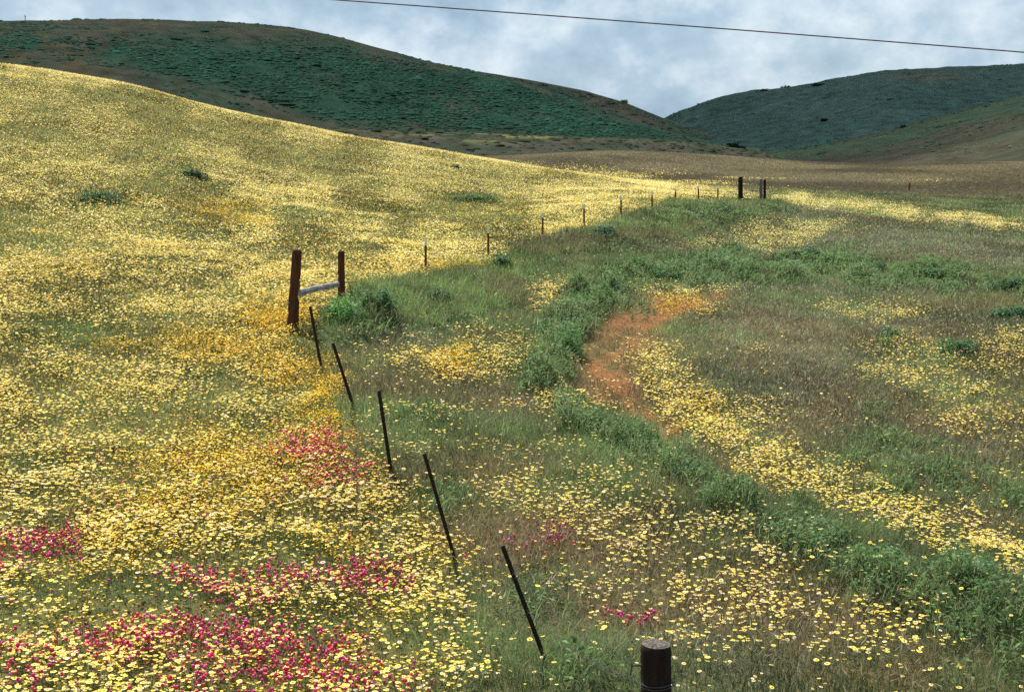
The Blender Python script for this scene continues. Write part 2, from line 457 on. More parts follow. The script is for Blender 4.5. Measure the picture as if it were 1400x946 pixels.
def ground_colour(X, Y, m):
    n = len(X)
    c = np.tile(np.array([.085, .090, .040]), (n, 1))
    c = mixc(c, np.clip(m['field'], 0, 1) * .8, (.125, .115, .038))
    c = mixc(c, m['field'] * (1 - m['green']) * np.clip((Y - 25) / 40, 0, 1) * .35, (.20, .185, .06))
    c = mixc(c, m['grey'] * .6, (.12, .105, .075))
    c = mixc(c, m['rust'] * .7, (.15, .075, .036))
    c = mixc(c, np.clip(m['lush'] + m['knoll'] * .6 + m['green'] * .8, 0, 1), (.04, .07, .025))
    c = mixc(c, m['soil'] * .85, (.22, .088, .032))
    # valley floor: buff turf with streaks of yellow bloom
    u, v = m['u'], m['v']
    w1 = fbm(X / 26, Y / 70, 130, 5); w2 = fbm(X / 8, Y / 24, 150, 4)
    fl = np.tile(np.array([.080, .064, .039]), (n, 1))
    fl = mixc(fl, sstep(w1, .42, .62) * .7, (.058, .064, .034))
    fl = mixc(fl, sstep(w2, .48, .64) * .5, (.066, .044, .03))
    yb = np.maximum(line(u, v, [(980, 262, 12), (1080, 270, 20), (1200, 286, 22), (1300, 298, 20), (1420, 311, 18), (1700, 330, 14)]) * sstep(Y, 90, 100),
                    .75 * line(u, v, [(690, 226, 12), (800, 236, 18), (900, 246, 20), (1010, 256, 14)]) * m['far'])
    yb = np.clip(yb + .5 * sstep(fbm(X / 26, Y / 26, 180, 3), .52, .62) * sstep(v, 226, 245), 0, 1) * sstep(w2, .36, .58)
    fl = mixc(fl, yb * .6, (.5, .40, .10))
    far = np.maximum(m['far'], sstep(u, 1030, 1080) * sstep(-(v + 16 * (fbm(u / 40, v / 12, 171, 3) - .5) - (u - 1060) * .105), -290, -278) * sstep(Y, 78, 90))
    far = far * (1 - m['field'])
    c = c * (1 - far[:, None]) + fl * far[:, None]
    return c, far, yb


gC, _, _ = ground_colour(gX, gY, gm)
ii = np.arange(NR * NA).reshape(NR, NA)
quads = np.stack([ii[:-1, :-1], ii[:-1, 1:], ii[1:, 1:], ii[1:, :-1]], -1).reshape(-1, 4)
ground = link('ground', np_mesh('ground', np.c_[gX, gY, gZ], [quads], gC, True), M_GROUND)
tag(ground, 'rolling meadow ground rising to the left and dipping to the valley', 'ground', kind='structure')

# ------------------------------------------------------------------ hills
def hill(name, crest, yb, label, colour, und=1.0, back=1.7, useed=0, prof=1.0, nu=300, nt=90, zb=-2.2):
    cu = np.array([c[0] for c in crest], float); cv = np.array([c[1] for c in crest], float); cy = np.array([c[2] for c in crest], float)
    u = np.linspace(cu[0], cu[-1], nu)
    # smooth crest interpolation
    v = np.interp(u, cu, cv); yc = np.interp(u, cu, cy)
    ker = np.ones(9) / 9
    v = np.convolve(np.pad(v, 4, 'edge'), ker, 'valid'); yc = np.convolve(np.pad(yc, 4, 'edge'), ker, 'valid')
    ybase = np.interp(u, [b[0] for b in yb], [b[1] for b in yb])
    t = np.concatenate([np.linspace(0, 1, nt), 1 + np.linspace(0, 1, 30)[1:] ** 1.2])
    X = np.zeros((len(t), nu)); Y = X.copy(); Z = X.copy()
    for j in range(nu):
        a, s = ray(u[j], v[j])
        y = np.where(t <= 1, ybase[j] + (yc[j] - ybase[j]) * t, yc[j] * (1 + (t - 1) * (back - 1)))
        zc = ZC + s * yc[j]
        p = np.where(t <= 1, np.sin(np.clip(t, 0, 1) * math.pi / 2) ** prof, np.cos(np.clip(t - 1, 0, 1) * math.pi / 2) ** 1.0)
        X[:, j] = a * y; Y[:, j] = y; Z[:, j] = zb + (zc - zb) * p
    amp = und * np.clip(1 - np.abs(t - .5) * 2, 0, 1)[:, None]
    Z += amp * (4.0 * (fbm(X / 70, Y / 70, 200 + useed, 3) - .5) + 1.6 * (fbm(X / 18, Y / 26, 240 + useed, 3) - .5))
    Z += und * .5 * (fbm(X / 9, Y / 9, 260 + useed, 2) - .5)
    T = np.repeat(t[:, None], nu, 1)
    Vx = np.c_[X.ravel(), Y.ravel(), Z.ravel()]
    pu, pv = project(Vx[:, 0], Vx[:, 1], Vx[:, 2])
    C = colour(Vx[:, 0], Vx[:, 1], pu, pv, T.ravel())
    ii = np.arange(len(t) * nu).reshape(len(t), nu)
    q = np.stack([ii[:-1, :-1], ii[:-1, 1:], ii[1:, 1:], ii[1:, :-1]], -1).reshape(-1, 4)
    o = link(name, np_mesh(name, Vx, [q], C, True), M_HILL)
    tag(o, label, 'hill', kind='structure')
    return dict(V=Vx.reshape(len(t), nu, 3), T=T, u=pu.reshape(len(t), nu), v=pv.reshape(len(t), nu), nt=nt)


BAND = [(-600, 44), (0, 44), (150, 50), (330, 62), (450, 72), (560, 88), (640, 102), (720, 124), (800, 150), (880, 180), (905, 192), (760, 187),
        (640, 183), (550, 176), (450, 160), (360, 128), (280, 112), (200, 92), (140, 84), (0, 70), (-600, 60)]


def green_hill_colour(X, Y, u, v, t):
    uj = u + 40 * (fbm(X / 40, Y / 40, 301, 3) - .5); vj = v + 22 * (fbm(X / 30, Y / 30, 302, 3) - .5)
    g = 0
    for ou, ov in ((0, 0), (-26, 4), (26, -4), (0, 8), (0, -8), (40, 10), (-40, -10)):
        g = g + inside(uj + ou, vj + ov, BAND) / 7.
    n = fbm(X / 16, Y / 30, 303, 4)
    c = np.tile(np.array([.088, .082, .052]), (len(X), 1))
    c = mixc(c, sstep(n, .45, .65) * .7, (.05, .078, .045))
    c = mixc(c, g * sstep(n, .26, .5), (.034, .088, .054))
    st = fbm((X + Y * .45) / 7, (Y - X * .2) / 60, 305, 3)
    c = mixc(c, sstep(st, .5, .64) * .6 * (1 - sstep(u, 200, 330)), (.13, .085, .035))
    return c


def back_hill_colour(X, Y, u, v, t):
    n = fbm(X / 22, Y / 40, 313, 4)
    c = np.tile(np.array([.085, .08, .052]), (len(X), 1))
    return mixc(c, sstep(n, .4, .62) * .8 * sstep(-t, -.95, -.7), (.035, .075, .05))


def blue_hill_colour(X, Y, u, v, t):
    n = fbm(X / 40, Y / 70, 323, 5)
    c = np.tile(np.array([.05, .094, .08]), (len(X), 1))
    c = mixc(c, sstep(n, .4, .62) * .7, (.036, .078, .062))
    c = mixc(c, sstep(t, .93, .985) * .2, (.12, .085, .05))
    return mixc(c, .35 * blob(u, v, 1270, 105, 60, 7), (.13, .075, .04))


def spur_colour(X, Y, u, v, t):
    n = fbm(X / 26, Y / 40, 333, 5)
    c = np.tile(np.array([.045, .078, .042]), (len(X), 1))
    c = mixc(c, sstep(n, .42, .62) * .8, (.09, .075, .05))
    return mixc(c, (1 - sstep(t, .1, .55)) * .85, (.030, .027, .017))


def bank_colour(X, Y, u, v, t):
    n = fbm(X / 14, Y / 20, 343, 5)
    c = np.tile(np.array([.095, .08, .058]), (len(X), 1))
    c = mixc(c, sstep(t, .5, .8) * .7, (.10, .105, .05))
    c = mixc(c, sstep(n, .45, .62) * .6, (.05, .075, .04))
    return mixc(c, sstep(fbm(X / 8, Y / 8, 345, 3), .52, .66) * .5 * blob(u, v, 680, 188, 120, 8), (.4, .34, .1))


H1 = hill('hill', [(-1300, 70, 560), (-500, 44, 580), (-100, 34, 590), (0, 33, 600), (200, 31, 610), (330, 36, 610), (400, 42, 610), (450, 50, 610), (600, 89, 600),
                   (700, 110, 590), (760, 127, 585), (820, 149, 575), (880, 170, 560), (950, 190, 540), (1040, 206, 520)],
          [(-1300, 330), (0, 360), (500, 420), (700, 440), (1040, 470)], 'broad dark green hill rising behind the yellow slope', green_hill_colour, 1.0, useed=1, nu=420, nt=140)
H2 = hill('hill', [(480, 100, 760), (650, 98, 760), (700, 106, 760), (740, 113, 760), (800, 125, 760), (850, 139, 750), (900, 159, 740), (960, 182, 720), (1010, 198, 700), (1070, 212, 690)],
          [(480, 640), (1070, 610)], 'brownish ridge peeking out behind the dark green hill', back_hill_colour, .8, useed=2)
H3 = hill('hill', [(840, 196, 900), (880, 180, 920), (912, 163, 940), (940, 149, 950), (990, 133, 960), (1040, 126, 970), (1090, 120, 980), (1150, 110, 990), (1200, 102, 1000),
                   (1260, 98, 1010), (1330, 96, 1020), (1400, 93, 1030), (1700, 76, 1050), (2300, 60, 1100)],
          [(840, 700), (1000, 640), (1200, 560), (2300, 520)], 'blue green shaded hill on the right with shrubs along its crest', blue_hill_colour, 3.2, useed=3, nu=380, nt=130)
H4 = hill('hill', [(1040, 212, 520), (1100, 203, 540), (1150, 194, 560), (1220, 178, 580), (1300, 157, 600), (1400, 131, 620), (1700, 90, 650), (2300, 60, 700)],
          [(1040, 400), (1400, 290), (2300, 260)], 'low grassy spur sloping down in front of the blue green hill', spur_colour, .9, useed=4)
H5 = hill('terrace', [(300, 165, 385), (450, 174, 395), (520, 179, 400), (650, 182, 405), (760, 187, 408), (880, 190, 410), (960, 196, 415), (1040, 208, 425), (1120, 232, 430)],
          [(300, 330), (700, 350), (1040, 390), (1120, 400)], 'low brown bank along the foot of the dark green hill', bank_colour, .12, back=1.25, useed=5, nt=50)

# scrub tufts that give the hillsides their coarse nap
DV = np.array([[0, 0, 1.0], [1, 0, .12], [.5, .87, .2], [-.5, .87, .1], [-1, 0, .2], [-.5, -.87, .12], [.5, -.87, .2],
               [.55, .32, .85], [-.1, .6, .75], [-.6, -.1, .8], [-.1, -.6, .75], [.5, -.35, .7]])
DF = [np.array([[0, 7, 8], [0, 8, 9], [0, 9, 10], [0, 10, 11], [0, 11, 7], [7, 1, 2], [7, 2, 8], [8, 2, 3], [8, 3, 9], [9, 3, 4], [9, 4, 5], [9, 5, 10], [10, 5, 6], [10, 6, 11], [11, 6, 1], [11, 1, 7]])]
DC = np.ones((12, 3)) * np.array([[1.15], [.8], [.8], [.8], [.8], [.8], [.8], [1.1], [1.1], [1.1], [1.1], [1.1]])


def hill_tufts(H, n, colour_fn, prob_fn, size, tmax=.98):
    T = H['T']; nt = H['nt']; nu = T.shape[1]
    fi = RNG.random(n) * (nt - 2) * tmax; fj = RNG.random(n) * (nu - 2)
    i = fi.astype(int); j = fj.astype(int); a = (fi - i)[:, None]; b = (fj - j)[:, None]
    V = H['V']
    pos = (V[i, j] * (1 - a) + V[i + 1, j] * a) * (1 - b) + (V[i, j + 1] * (1 - a) + V[i + 1, j + 1] * a) * b
    pu, pv = project(pos[:, 0], pos[:, 1], pos[:, 2])
    k = RNG.random(n) < prob_fn(pos, pu, pv)
    pos, pu, pv = pos[k], pu[k], pv[k]
    n = len(pos)
    s = size * np.exp(RNG.normal(0, .4, n))
    S = np.c_[s * RNG.uniform(.8, 1.9, n), s * RNG.uniform(.8, 1.3, n), s * RNG.uniform(.35, .7, n)]
    pos[:, 2] -= .1
    tint = colour_fn(pos, pu, pv) * np.exp(RNG.normal(0, .22, (n, 1)))
    return stamp(DV, DF, DC, pos, rots(RNG.normal(0, .5, n), RNG.normal(0, .12, n), RNG.uniform(0, 6.28, n)), S, tint)


def p_band(pos, u, v):
    uj = u + 40 * (fbm(pos[:, 0] / 40, pos[:, 1] / 40, 301, 3) - .5); vj = v + 22 * (fbm(pos[:, 0] / 30, pos[:, 1] / 30, 302, 3) - .5)
    g = 0
    for ou, ov in ((0, 0), (-26, 4), (26, -4), (0, 8), (0, -8), (40, 10), (-40, -10)):
        g = g + inside(uj + ou, vj + ov, BAND) / 7.
    n = fbm(pos[:, 0] / 14, pos[:, 1] / 22, 303, 4)
    return np.maximum(g * sstep(n, .26, .50), .12 * sstep(n, .4, .6)) * np.where((u > -150) & (u < 1050), 1, .3)


tp = [hill_tufts(H1, 150000, lambda p, u, v: np.array([.040, .115, .068])[None] * (.55 + .9 * fbm(p[:, 0] / 12, p[:, 1] / 30, 309, 3))[:, None], p_band, .42, .9),
      hill_tufts(H5, 5000, lambda p, u, v: np.tile([.06, .078, .04], (len(p), 1)), lambda p, u, v: .3 + 0 * u, .5),
      hill_tufts(H2, 3000, lambda p, u, v: np.tile([.04, .075, .05], (len(p), 1)), lambda p, u, v: .5 + 0 * u, .6, .85)]
V_, f_, c_ = merge(tp)
tag(link('hillside_scrub', np_mesh('hillside_scrub', V_, f_, c_), M_SCRUB), 'dark green coarse scrub covering the broad hill behind', 'scrub', kind='stuff')
tp = [hill_tufts(H3, 40000, lambda p, u, v: np.tile([.046, .09, .072], (len(p), 1)), lambda p, u, v: .45 * sstep(fbm(p[:, 0] / 40, p[:, 1] / 70, 323, 5), .4, .55) + .05, .36, .96),
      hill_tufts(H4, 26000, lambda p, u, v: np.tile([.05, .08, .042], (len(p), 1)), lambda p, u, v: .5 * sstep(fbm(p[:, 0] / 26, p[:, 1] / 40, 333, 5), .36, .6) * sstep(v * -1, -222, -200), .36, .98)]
V_, f_, c_ = merge(tp)
tag(link('hillside_grass', np_mesh('hillside_grass', V_, f_, c_), M_SCRUB), 'low bluish green growth over the hill on the right', 'grass', kind='stuff')

# ------------------------------------------------------------------ scatter sampling
def sample(d0, Y0, p, y0=6.2, y1=140., amax=.46, amin=None):
    ys = np.linspace(y0, y1, 4000)
    d = d0 * np.where(ys < Y0, 1, (Y0 / ys) ** p)
    mg = 0. if amin is not None else 4.0 / amax
    w = d * (ys + mg)
    cdf = np.cumsum(w); N = int(cdf[-1] * (ys[1] - ys[0]) * 2 * amax)
    Y = np.interp(RNG.random(N), cdf / cdf[-1], ys)
    a = RNG.uniform(-amax if amin is None else amin, amax, N)
    return a * (Y + mg), Y


def keep(X, Y, fn, h=.15):
    m = masks(X, Y, h)
    k = RNG.random(len(X)) < fn(m)
    X, Y = X[k], Y[k]
    m = {q: w[k] for q, w in m.items()}
    z, _ = ground_z(X, Y, m)
    return X, Y, z, m


# --- flower shapes
def ring(k, r, z, ph=0, wob=0.0):
    a = np.arange(k) * 2 * math.pi / k + ph
    rr = r * (1 + wob * (np.arange(k) % 2))
    return np.c_[rr * np.cos(a), rr * np.sin(a), np.full(k, z)]


def daisy(lod):
    PET_IN = np.array([.86, .67, .045]); PET_OUT = np.array([.87, .785, .25]); CEN = np.array([.72, .33, .012]); GRN = np.array([.08, .13, .03])
    if lod == 0:
        PET_OUT = np.array([.87, .785, .29])
        k = 20
        V = [np.array([[0, 0, .30]]), ring(8, .36, .17), ring(k, .37, .08), ring(k, .92, .02, 0, .10), np.array([[-.05, 0, -4.], [.05, 0, -4.], [.05, 0, 0], [-.05, 0, 0]])]
        C = [CEN[None] * 1.1, np.tile(CEN, (8, 1)), np.tile(PET_IN, (k, 1)), np.tile(PET_OUT, (k, 1)), np.tile(GRN, (4, 1))]
        tri = [[0, 1 + i, 1 + (i + 1) % 8] for i in range(8)]
        q = [[9 + i, 9 + k + i, 9 + k + (i + 1) % k, 9 + (i + 1) % k] for i in range(k)]
        q.append([9 + 2 * k + i for i in range(4)])
        return np.concatenate(V), [np.array(tri), np.array(q)], np.concatenate(C)
    if lod == 1:
        k = 8
        V = [np.array([[0, 0, .14]]), ring(k, 1.0, .02, 0, -.12)]
        C = [(CEN * .5 + PET_IN * .5)[None], np.tile(PET_OUT * .7 + PET_IN * .3, (k, 1))]
        return np.concatenate(V), [np.array([[0, 1 + i, 1 + (i + 1) % k] for i in range(k)])], np.concatenate(C)
    V = ring(5, 1.0, 0)
    return V, [np.array([[0, 1, 2, 3, 4]])], np.tile(PET_OUT * .6 + PET_IN * .4, (5, 1))


def clover(lod):
    PK = np.array([.66, .052, .165]); PL = np.array([.75, .18, .30]); GRN = np.array([.09, .11, .035])
    k = 6 if lod == 0 else 4
    V = [ring(k, .5, 0), ring(k, .95, .7, .4), ring(k, .8, 1.6, .1), np.array([[0, 0, 2.3]])]
    C = [np.tile(PK * .8, (k, 1)), np.tile(PK, (k, 1)), np.tile(PK, (k, 1)) * np.where(np.arange(k)[:, None] % 3 == 0, 1.25, .95), PL[None]]
    q = [[j * k + i, j * k + (i + 1) % k, (j + 1) * k + (i + 1) % k, (j + 1) * k + i] for j in range(2) for i in range(k)]
    tr = [[2 * k + i, 2 * k + (i + 1) % k, 3 * k] for i in range(k)]
    if lod == 0:
        b = 3 * k + 1
        V.append(np.array([[-.13, 0, -10.], [.13, 0, -10.], [.13, 0, .1], [-.13, 0, .1]])); C.append(np.tile(GRN, (4, 1)))
        q.append([b, b + 1, b + 2, b + 3])
    return np.concatenate(V), [np.array(q), np.array(tr)], np.concatenate(C)


SUN_AZ = math.radians(118)      # direction to the sun in plan, from +X towards +Y
SUN_EL = math.radians(56)

# --- yellow daisies
X, Y = sample(760, 18, .95)
X, Y, Z, m = keep(X, Y, lambda m: m['yellow'] * (1 - .5 * m['gold']))
n = len(X)
size = np.exp(RNG.normal(-4.02, .24, n)).clip(.009, .027) * (1 + .06 * np.clip((24 - Y) / 8, 0, 1)) * np.clip(Y / 20, 1, 12) ** .36
hh = RNG.uniform(.09, .22, n) + .05 * m['lush']
pos = np.c_[X, Y, Z + hh]
R = rots(RNG.uniform(0, 6.28, n), np.abs(RNG.normal(.15, .22, n)), RNG.uniform(0, 6.28, n))
tint = np.exp(RNG.normal(-.08, .14, (n, 1))) * np.c_[np.ones(n), 1 - RNG.random(n) ** 2 * .14, np.exp(RNG.normal(0, .5, n))]
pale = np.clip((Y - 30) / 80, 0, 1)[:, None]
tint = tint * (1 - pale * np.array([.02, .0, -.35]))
pu, pv = project(pos[:, 0], pos[:, 1], pos[:, 2])
inf = (pu > 6) & (pu < 1394) & (pv > 6) & (pv < 940) & ~((pu > 868) & (pu < 926) & (pv > 868))
app = np.where(inf, size / Y, 0)
big = np.argsort(-app)[:300]
isbig = np.zeros(n, bool); isbig[big] = True
print('daisies', n)
parts = []
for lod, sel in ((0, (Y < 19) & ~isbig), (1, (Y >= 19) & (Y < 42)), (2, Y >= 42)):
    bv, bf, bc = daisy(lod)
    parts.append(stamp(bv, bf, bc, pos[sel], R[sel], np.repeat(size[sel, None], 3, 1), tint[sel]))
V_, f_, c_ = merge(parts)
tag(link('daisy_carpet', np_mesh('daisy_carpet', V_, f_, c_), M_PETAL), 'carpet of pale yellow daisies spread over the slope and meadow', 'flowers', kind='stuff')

protos = []
for q in range(5):
    bv, bf, bc = daisy(0)
    w = bv.copy(); rad = np.hypot(w[:, 0], w[:, 1])
    w[:, 2] += np.where(rad > .5, RNG.normal(0, .05, len(w)), 0)
    cc = bc * np.exp(RNG.normal(0, .05, (1, 3))) * np.exp(RNG.normal(0, .05, (len(bc), 1)))
    me = np_mesh('daisy', w, bf, cc); me.materials.append(M_PETAL); protos.append(me)
for k, i in enumerate(big):
    if k == 0:
        d0 = bpy.data.objects.new('daisy', protos[0]); o = d0
        tag(o, 'pale yellow daisy with golden centre, among the nearest largest blooms', 'flower', 'nearest yellow daisies in the meadow')
    else:
        o = d0.copy(); o.data = protos[k % 5]
    COL.objects.link(o)
    o.matrix_world = Matrix.LocRotScale(Vector(pos[i]), Matrix(R[i].tolist()).to_quaternion(), Vector((size[i],) * 3))

# --- small golden flowers
X, Y = sample(2200, 20, 1.1)
X, Y, Z, m = keep(X, Y, lambda m: m['gold'], .10)
n = len(X)
size = RNG.normal(.012, .002, n).clip(.006, .02) * np.clip(Y / 20, 1, 12) ** .5
pos = np.c_[X, Y, Z + RNG.uniform(.08, .20, n)]
tint = np.c_[np.ones(n) * .98, RNG.uniform(.60, .80, n), RNG.uniform(.03, .15, n)] * np.exp(RNG.normal(0, .1, (n, 1)))
V_, f_, c_ = stamp(*daisy(2), pos, rots(RNG.uniform(0, 6.28, n), np.abs(RNG.normal(.3, .25, n)), SUN_AZ + RNG.normal(0, 1.3, n)), np.repeat(size[:, None], 3, 1), tint)
print('gold', n)
tag(link('goldfield_carpet', np_mesh('goldfield_carpet', V_, f_, c_), M_PETAL), 'drifts of tiny golden orange flowers among the daisies', 'flowers', kind='stuff')

# --- pink clover spikes
X, Y = sample(820, 20, 1.1, y1=60)
X, Y, Z, m = keep(X, Y, lambda m: m['pink'] * .55 + .004 * m['field'] * (m['v'] > 560), .17)
n = len(X)
size = RNG.normal(.0145, .0025, n).clip(.008, .022) * np.clip(Y / 20, 1, 5) ** .4
pos = np.c_[X, Y, Z + RNG.uniform(.10, .21, n)]
R = rots(RNG.uniform(0, 6.28, n), np.abs(RNG.normal(0, .15, n)), RNG.uniform(0, 6.28, n))
tint = np.exp(RNG.normal(0, .2, (n, 1))) * np.c_[np.ones(n), np.exp(RNG.normal(0, .3, (n, 2)))]
pu, pv = project(pos[:, 0], pos[:, 1], pos[:, 2])
inf = (pu > 4) & (pu < 1396) & (pv > 6) & (pv < 938)
big = np.argsort(-np.where(inf, size / Y, 0))[:300]
isbig = np.zeros(n, bool); isbig[big] = True
print('clover', n)
parts = [stamp(*clover(0), pos[s], R[s], np.repeat(size[s, None], 3, 1), tint[s]) for s in ((Y < 20) & ~isbig,)]
parts += [stamp(*clover(1), pos[s], R[s], np.repeat(size[s, None], 3, 1), tint[s]) for s in (Y >= 20,)]
V_, f_, c_ = merge(parts)
tag(link('clover_carpet', np_mesh('clover_carpet', V_, f_, c_), M_PETAL), 'patches of deep pink clover spikes among the daisies', 'flowers', kind='stuff')
protos = []
for q in range(4):
    bv, bf, bc = clover(0)
    me = np_mesh('clover_spike', bv * (1 + RNG.normal(0, .06, bv.shape)), bf, bc * np.exp(RNG.normal(0, .15, (1, 3)))); me.materials.append(M_PETAL); protos.append(me)
for k, i in enumerate(big):
    if k == 0:
        d0 = bpy.data.objects.new('clover_spike', protos[0]); o = d0
        tag(o, 'deep pink clover spike, among the nearest largest of its patches', 'flower', 'nearest pink clover spikes in the meadow')
    else:
        o = d0.copy(); o.data = protos[k % 4]
    COL.objects.link(o)
    o.matrix_world = Matrix.LocRotScale(Vector(pos[i]), Matrix(R[i].tolist()).to_quaternion(), Vector((size[i],) * 3))

# --- grass
BV = np.array([[-.5, 0, 0], [.5, 0, 0], [-.4, .22, .55], [.4, .22, .55], [0, .75, 1.0]])
BF = [np.array([[0, 1, 3, 2]]), np.array([[2, 3, 4]])]
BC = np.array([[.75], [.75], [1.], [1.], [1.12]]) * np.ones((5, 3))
SV = np.array([[-.18, 0, 0], [.18, 0, 0], [0, .22, .72], [-.7, .26, .78], [.7, .30, .84], [0, .5, 1.0]])
SF = [np.array([[0, 1, 2]]), np.array([[2, 3, 5, 4]])]


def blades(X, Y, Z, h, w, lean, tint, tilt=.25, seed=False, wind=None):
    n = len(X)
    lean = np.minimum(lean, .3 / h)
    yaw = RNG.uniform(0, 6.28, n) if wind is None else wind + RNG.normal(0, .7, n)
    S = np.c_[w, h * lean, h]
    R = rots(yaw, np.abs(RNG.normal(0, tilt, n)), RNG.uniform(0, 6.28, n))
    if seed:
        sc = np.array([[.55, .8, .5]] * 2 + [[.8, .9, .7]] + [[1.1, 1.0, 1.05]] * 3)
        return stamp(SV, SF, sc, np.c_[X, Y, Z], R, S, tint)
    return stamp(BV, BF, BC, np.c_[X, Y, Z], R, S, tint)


def grass_tint(m, X, Y):
    n = len(X)
    base = np.tile(np.array([.118, .170, .060]), (n, 1))
    base = mixc(base, m['field'] * .6, (.115, .118, .04))
    base = mixc(base, np.clip(m['grey'], 0, 1) * .65, (.215, .215, .15))
    base = mixc(base, np.clip(m['rust'], 0, 1) * sstep(m['patch2'], .32, .55), (.215, .125, .072))
    base = mixc(base, np.clip(m['soil'], 0, 1) * .85, (.21, .115, .05))
    base = mixc(base, np.clip(m['lush'] * 1.1, 0, 1) * .9, (.105, .158, .06))
    base = mixc(base, np.clip(m['knoll'], 0, 1) * .75, (.125, .17, .055))
    base = mixc(base, np.clip(m['green'], 0, 1) * .8, (.09, .155, .055))
    big = fbm(X / 3.2, Y / 4.5, 420, 4); sm = fbm(X / .8, Y / 1.1, 430, 3)
    base = base * (.55 + .95 * sstep(big, .28, .72))[:, None] * (.7 + .6 * sstep(sm, .3, .7))[:, None]
    base = mixc(base, sstep(fbm(X / 2.4, Y / 3.4, 440, 3), .54, .66) * .4 * (1 - m['lush']) * (1 - m['field']), (.25, .165, .10))
    t = base * np.exp(RNG.normal(0, .28, (n, 1))) * np.exp(RNG.normal(0, .08, (n, 3)))
    dry = RNG.random(n) < .10
    t[dry] = np.array([.26, .225, .135]) * np.exp(RNG.normal(0, .25, (dry.sum(), 1)))
    return t


X, Y = sample(1250, 18, 1.5)
X, Y, Z, m = keep(X, Y, lambda m: np.clip(1 - .8 * m['soil'] - .15 * m['field'] * (1 - m['green']) - .2 * m['rust'], .06, 1) * (1 - .5 * m['far']), .1)
n = len(X)
print('grass', n)
h = RNG.gamma(8, .020, n).clip(.05, .4) * (1 - .2 * np.clip(m['grey'] + m['rust'], 0, 1)) * (1 + .35 * m['lush'] + .35 * m['knoll'] - .3 * m['field'] + .2 * m['green']) * (1 - .6 * m['soil'])
w = .0050 * np.clip(Y / 15, 1, 8) * RNG.uniform(.7, 1.4, n) * (1 + .5 * m['lush'])
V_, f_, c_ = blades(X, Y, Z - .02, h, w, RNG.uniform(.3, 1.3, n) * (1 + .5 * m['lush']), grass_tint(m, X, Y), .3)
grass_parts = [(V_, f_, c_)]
# feathery seed heads
X, Y = sample(420, 16, 1.5)
X, Y, Z, m = keep(X, Y, lambda m: np.clip(.10 + .5 * m['grey'] + .25 * m['rust'] - .2 * m['lush'] - .8 * m['soil'], 0, .9) * (1 - .85 * m['field']) * (1 - m['far']), .2)
n = len(X)
print('seed heads', n)
tint = np.array([.265, .262, .175])[None] * np.exp(RNG.normal(0, .3, (n, 1))) * np.exp(RNG.normal(0, .06, (n, 3)))
pk = RNG.random(n) < .3 + .5 * m['rust']; tint[pk] *= np.array([.95, .66, .58])
gm_ = RNG.random(n) < .35; tint[gm_] = np.array([.16, .19, .09]) * np.exp(RNG.normal(0, .2, (gm_.sum(), 1)))
V_, f_, c_ = blades(X, Y, Z, RNG.uniform(.16, .34, n), .0085 * np.clip(Y / 15, 1, 7) * RNG.uniform(.6, 1.3, n), RNG.uniform(.4, 1.4, n), tint, .3, True)
grass_parts.append((V_, f_, c_))
V_, f_, c_ = merge(grass_parts)
tag(link('grass', np_mesh('grass', V_, f_, c_), M_GRASS), 'mixed green and buff meadow grass with feathery seed heads', 'grass', kind='stuff')

# --- lush weeds along the berm
LV = np.array([[0, 0, 0], [-.5, .35, .12], [.5, .35, .12], [-.36, .75, .1], [.36, .75, .1], [0, 1.05, 0]])
LF = [np.array([[0, 2, 1]]), np.array([[1, 2, 4, 3]]), np.array([[3, 4, 5]])]
LC = np.ones((6, 3))
X, Y = sample(700, 18, 1.4, y1=110)
X, Y, Z, m = keep(X, Y, lambda m: np.clip(m['lush'] * 1.1 + .35 * m['knoll'] * m['patch2'] - .12, 0, 1), .25)
n = len(X)
print('weed leaves', n)
s = RNG.uniform(.04, .085, n) * np.clip(Y / 20, 1, 6) ** .75
hz = RNG.random(n) ** .7 * .16 * (1 + m['lush'])
tint = np.tile(np.array([.125, .205, .074]), (n, 1)) * np.exp(RNG.normal(0, .25, (n, 1))) * np.exp(RNG.normal(0, .08, (n, 3)))
tint = mixc(tint, sstep(fbm(X / 1.6, Y / 1.6, 400, 3), .5, .66) * .6, (.2, .29, .14))
V_, f_, c_ = stamp(LV, LF, LC, np.c_[X, Y, Z + hz], rots(RNG.uniform(0, 6.28, n), RNG.uniform(0, 1.2, n), RNG.uniform(0, 6.28, n)), np.c_[s * .45, s, s], tint)
wp = [(V_, f_, c_)]
X, Y = sample(420, 18, 1.4, y1=110)
X, Y, Z, m = keep(X, Y, lambda m: np.clip(m['lush'] * 1.2 - .1, 0, 1), .25)
n = len(X)
tint = np.tile(np.array([.145, .21, .085]), (n, 1)) * np.exp(RNG.normal(0, .3, (n, 1)))
nd = RNG.random(n); tint[nd < .3] *= .5; tint[nd > .9] = np.array([.26, .27, .15])
V_, f_, c_ = blades(X, Y, Z, RNG.uniform(.14, .38, n), .010 * np.clip(Y / 14, 1, 7), RNG.uniform(.6, 2.2, n), tint, .4, wind=2.2 + 2.5 * fbm(X / 2.5, Y / 2.5, 410, 2))
wp.append((V_, f_, c_))
V_, f_, c_ = merge(wp)
tag(link('weeds', np_mesh('weeds', V_, f_, c_), M_LEAF), 'lush bright green weeds growing along the curving bank', 'weeds', kind='stuff')

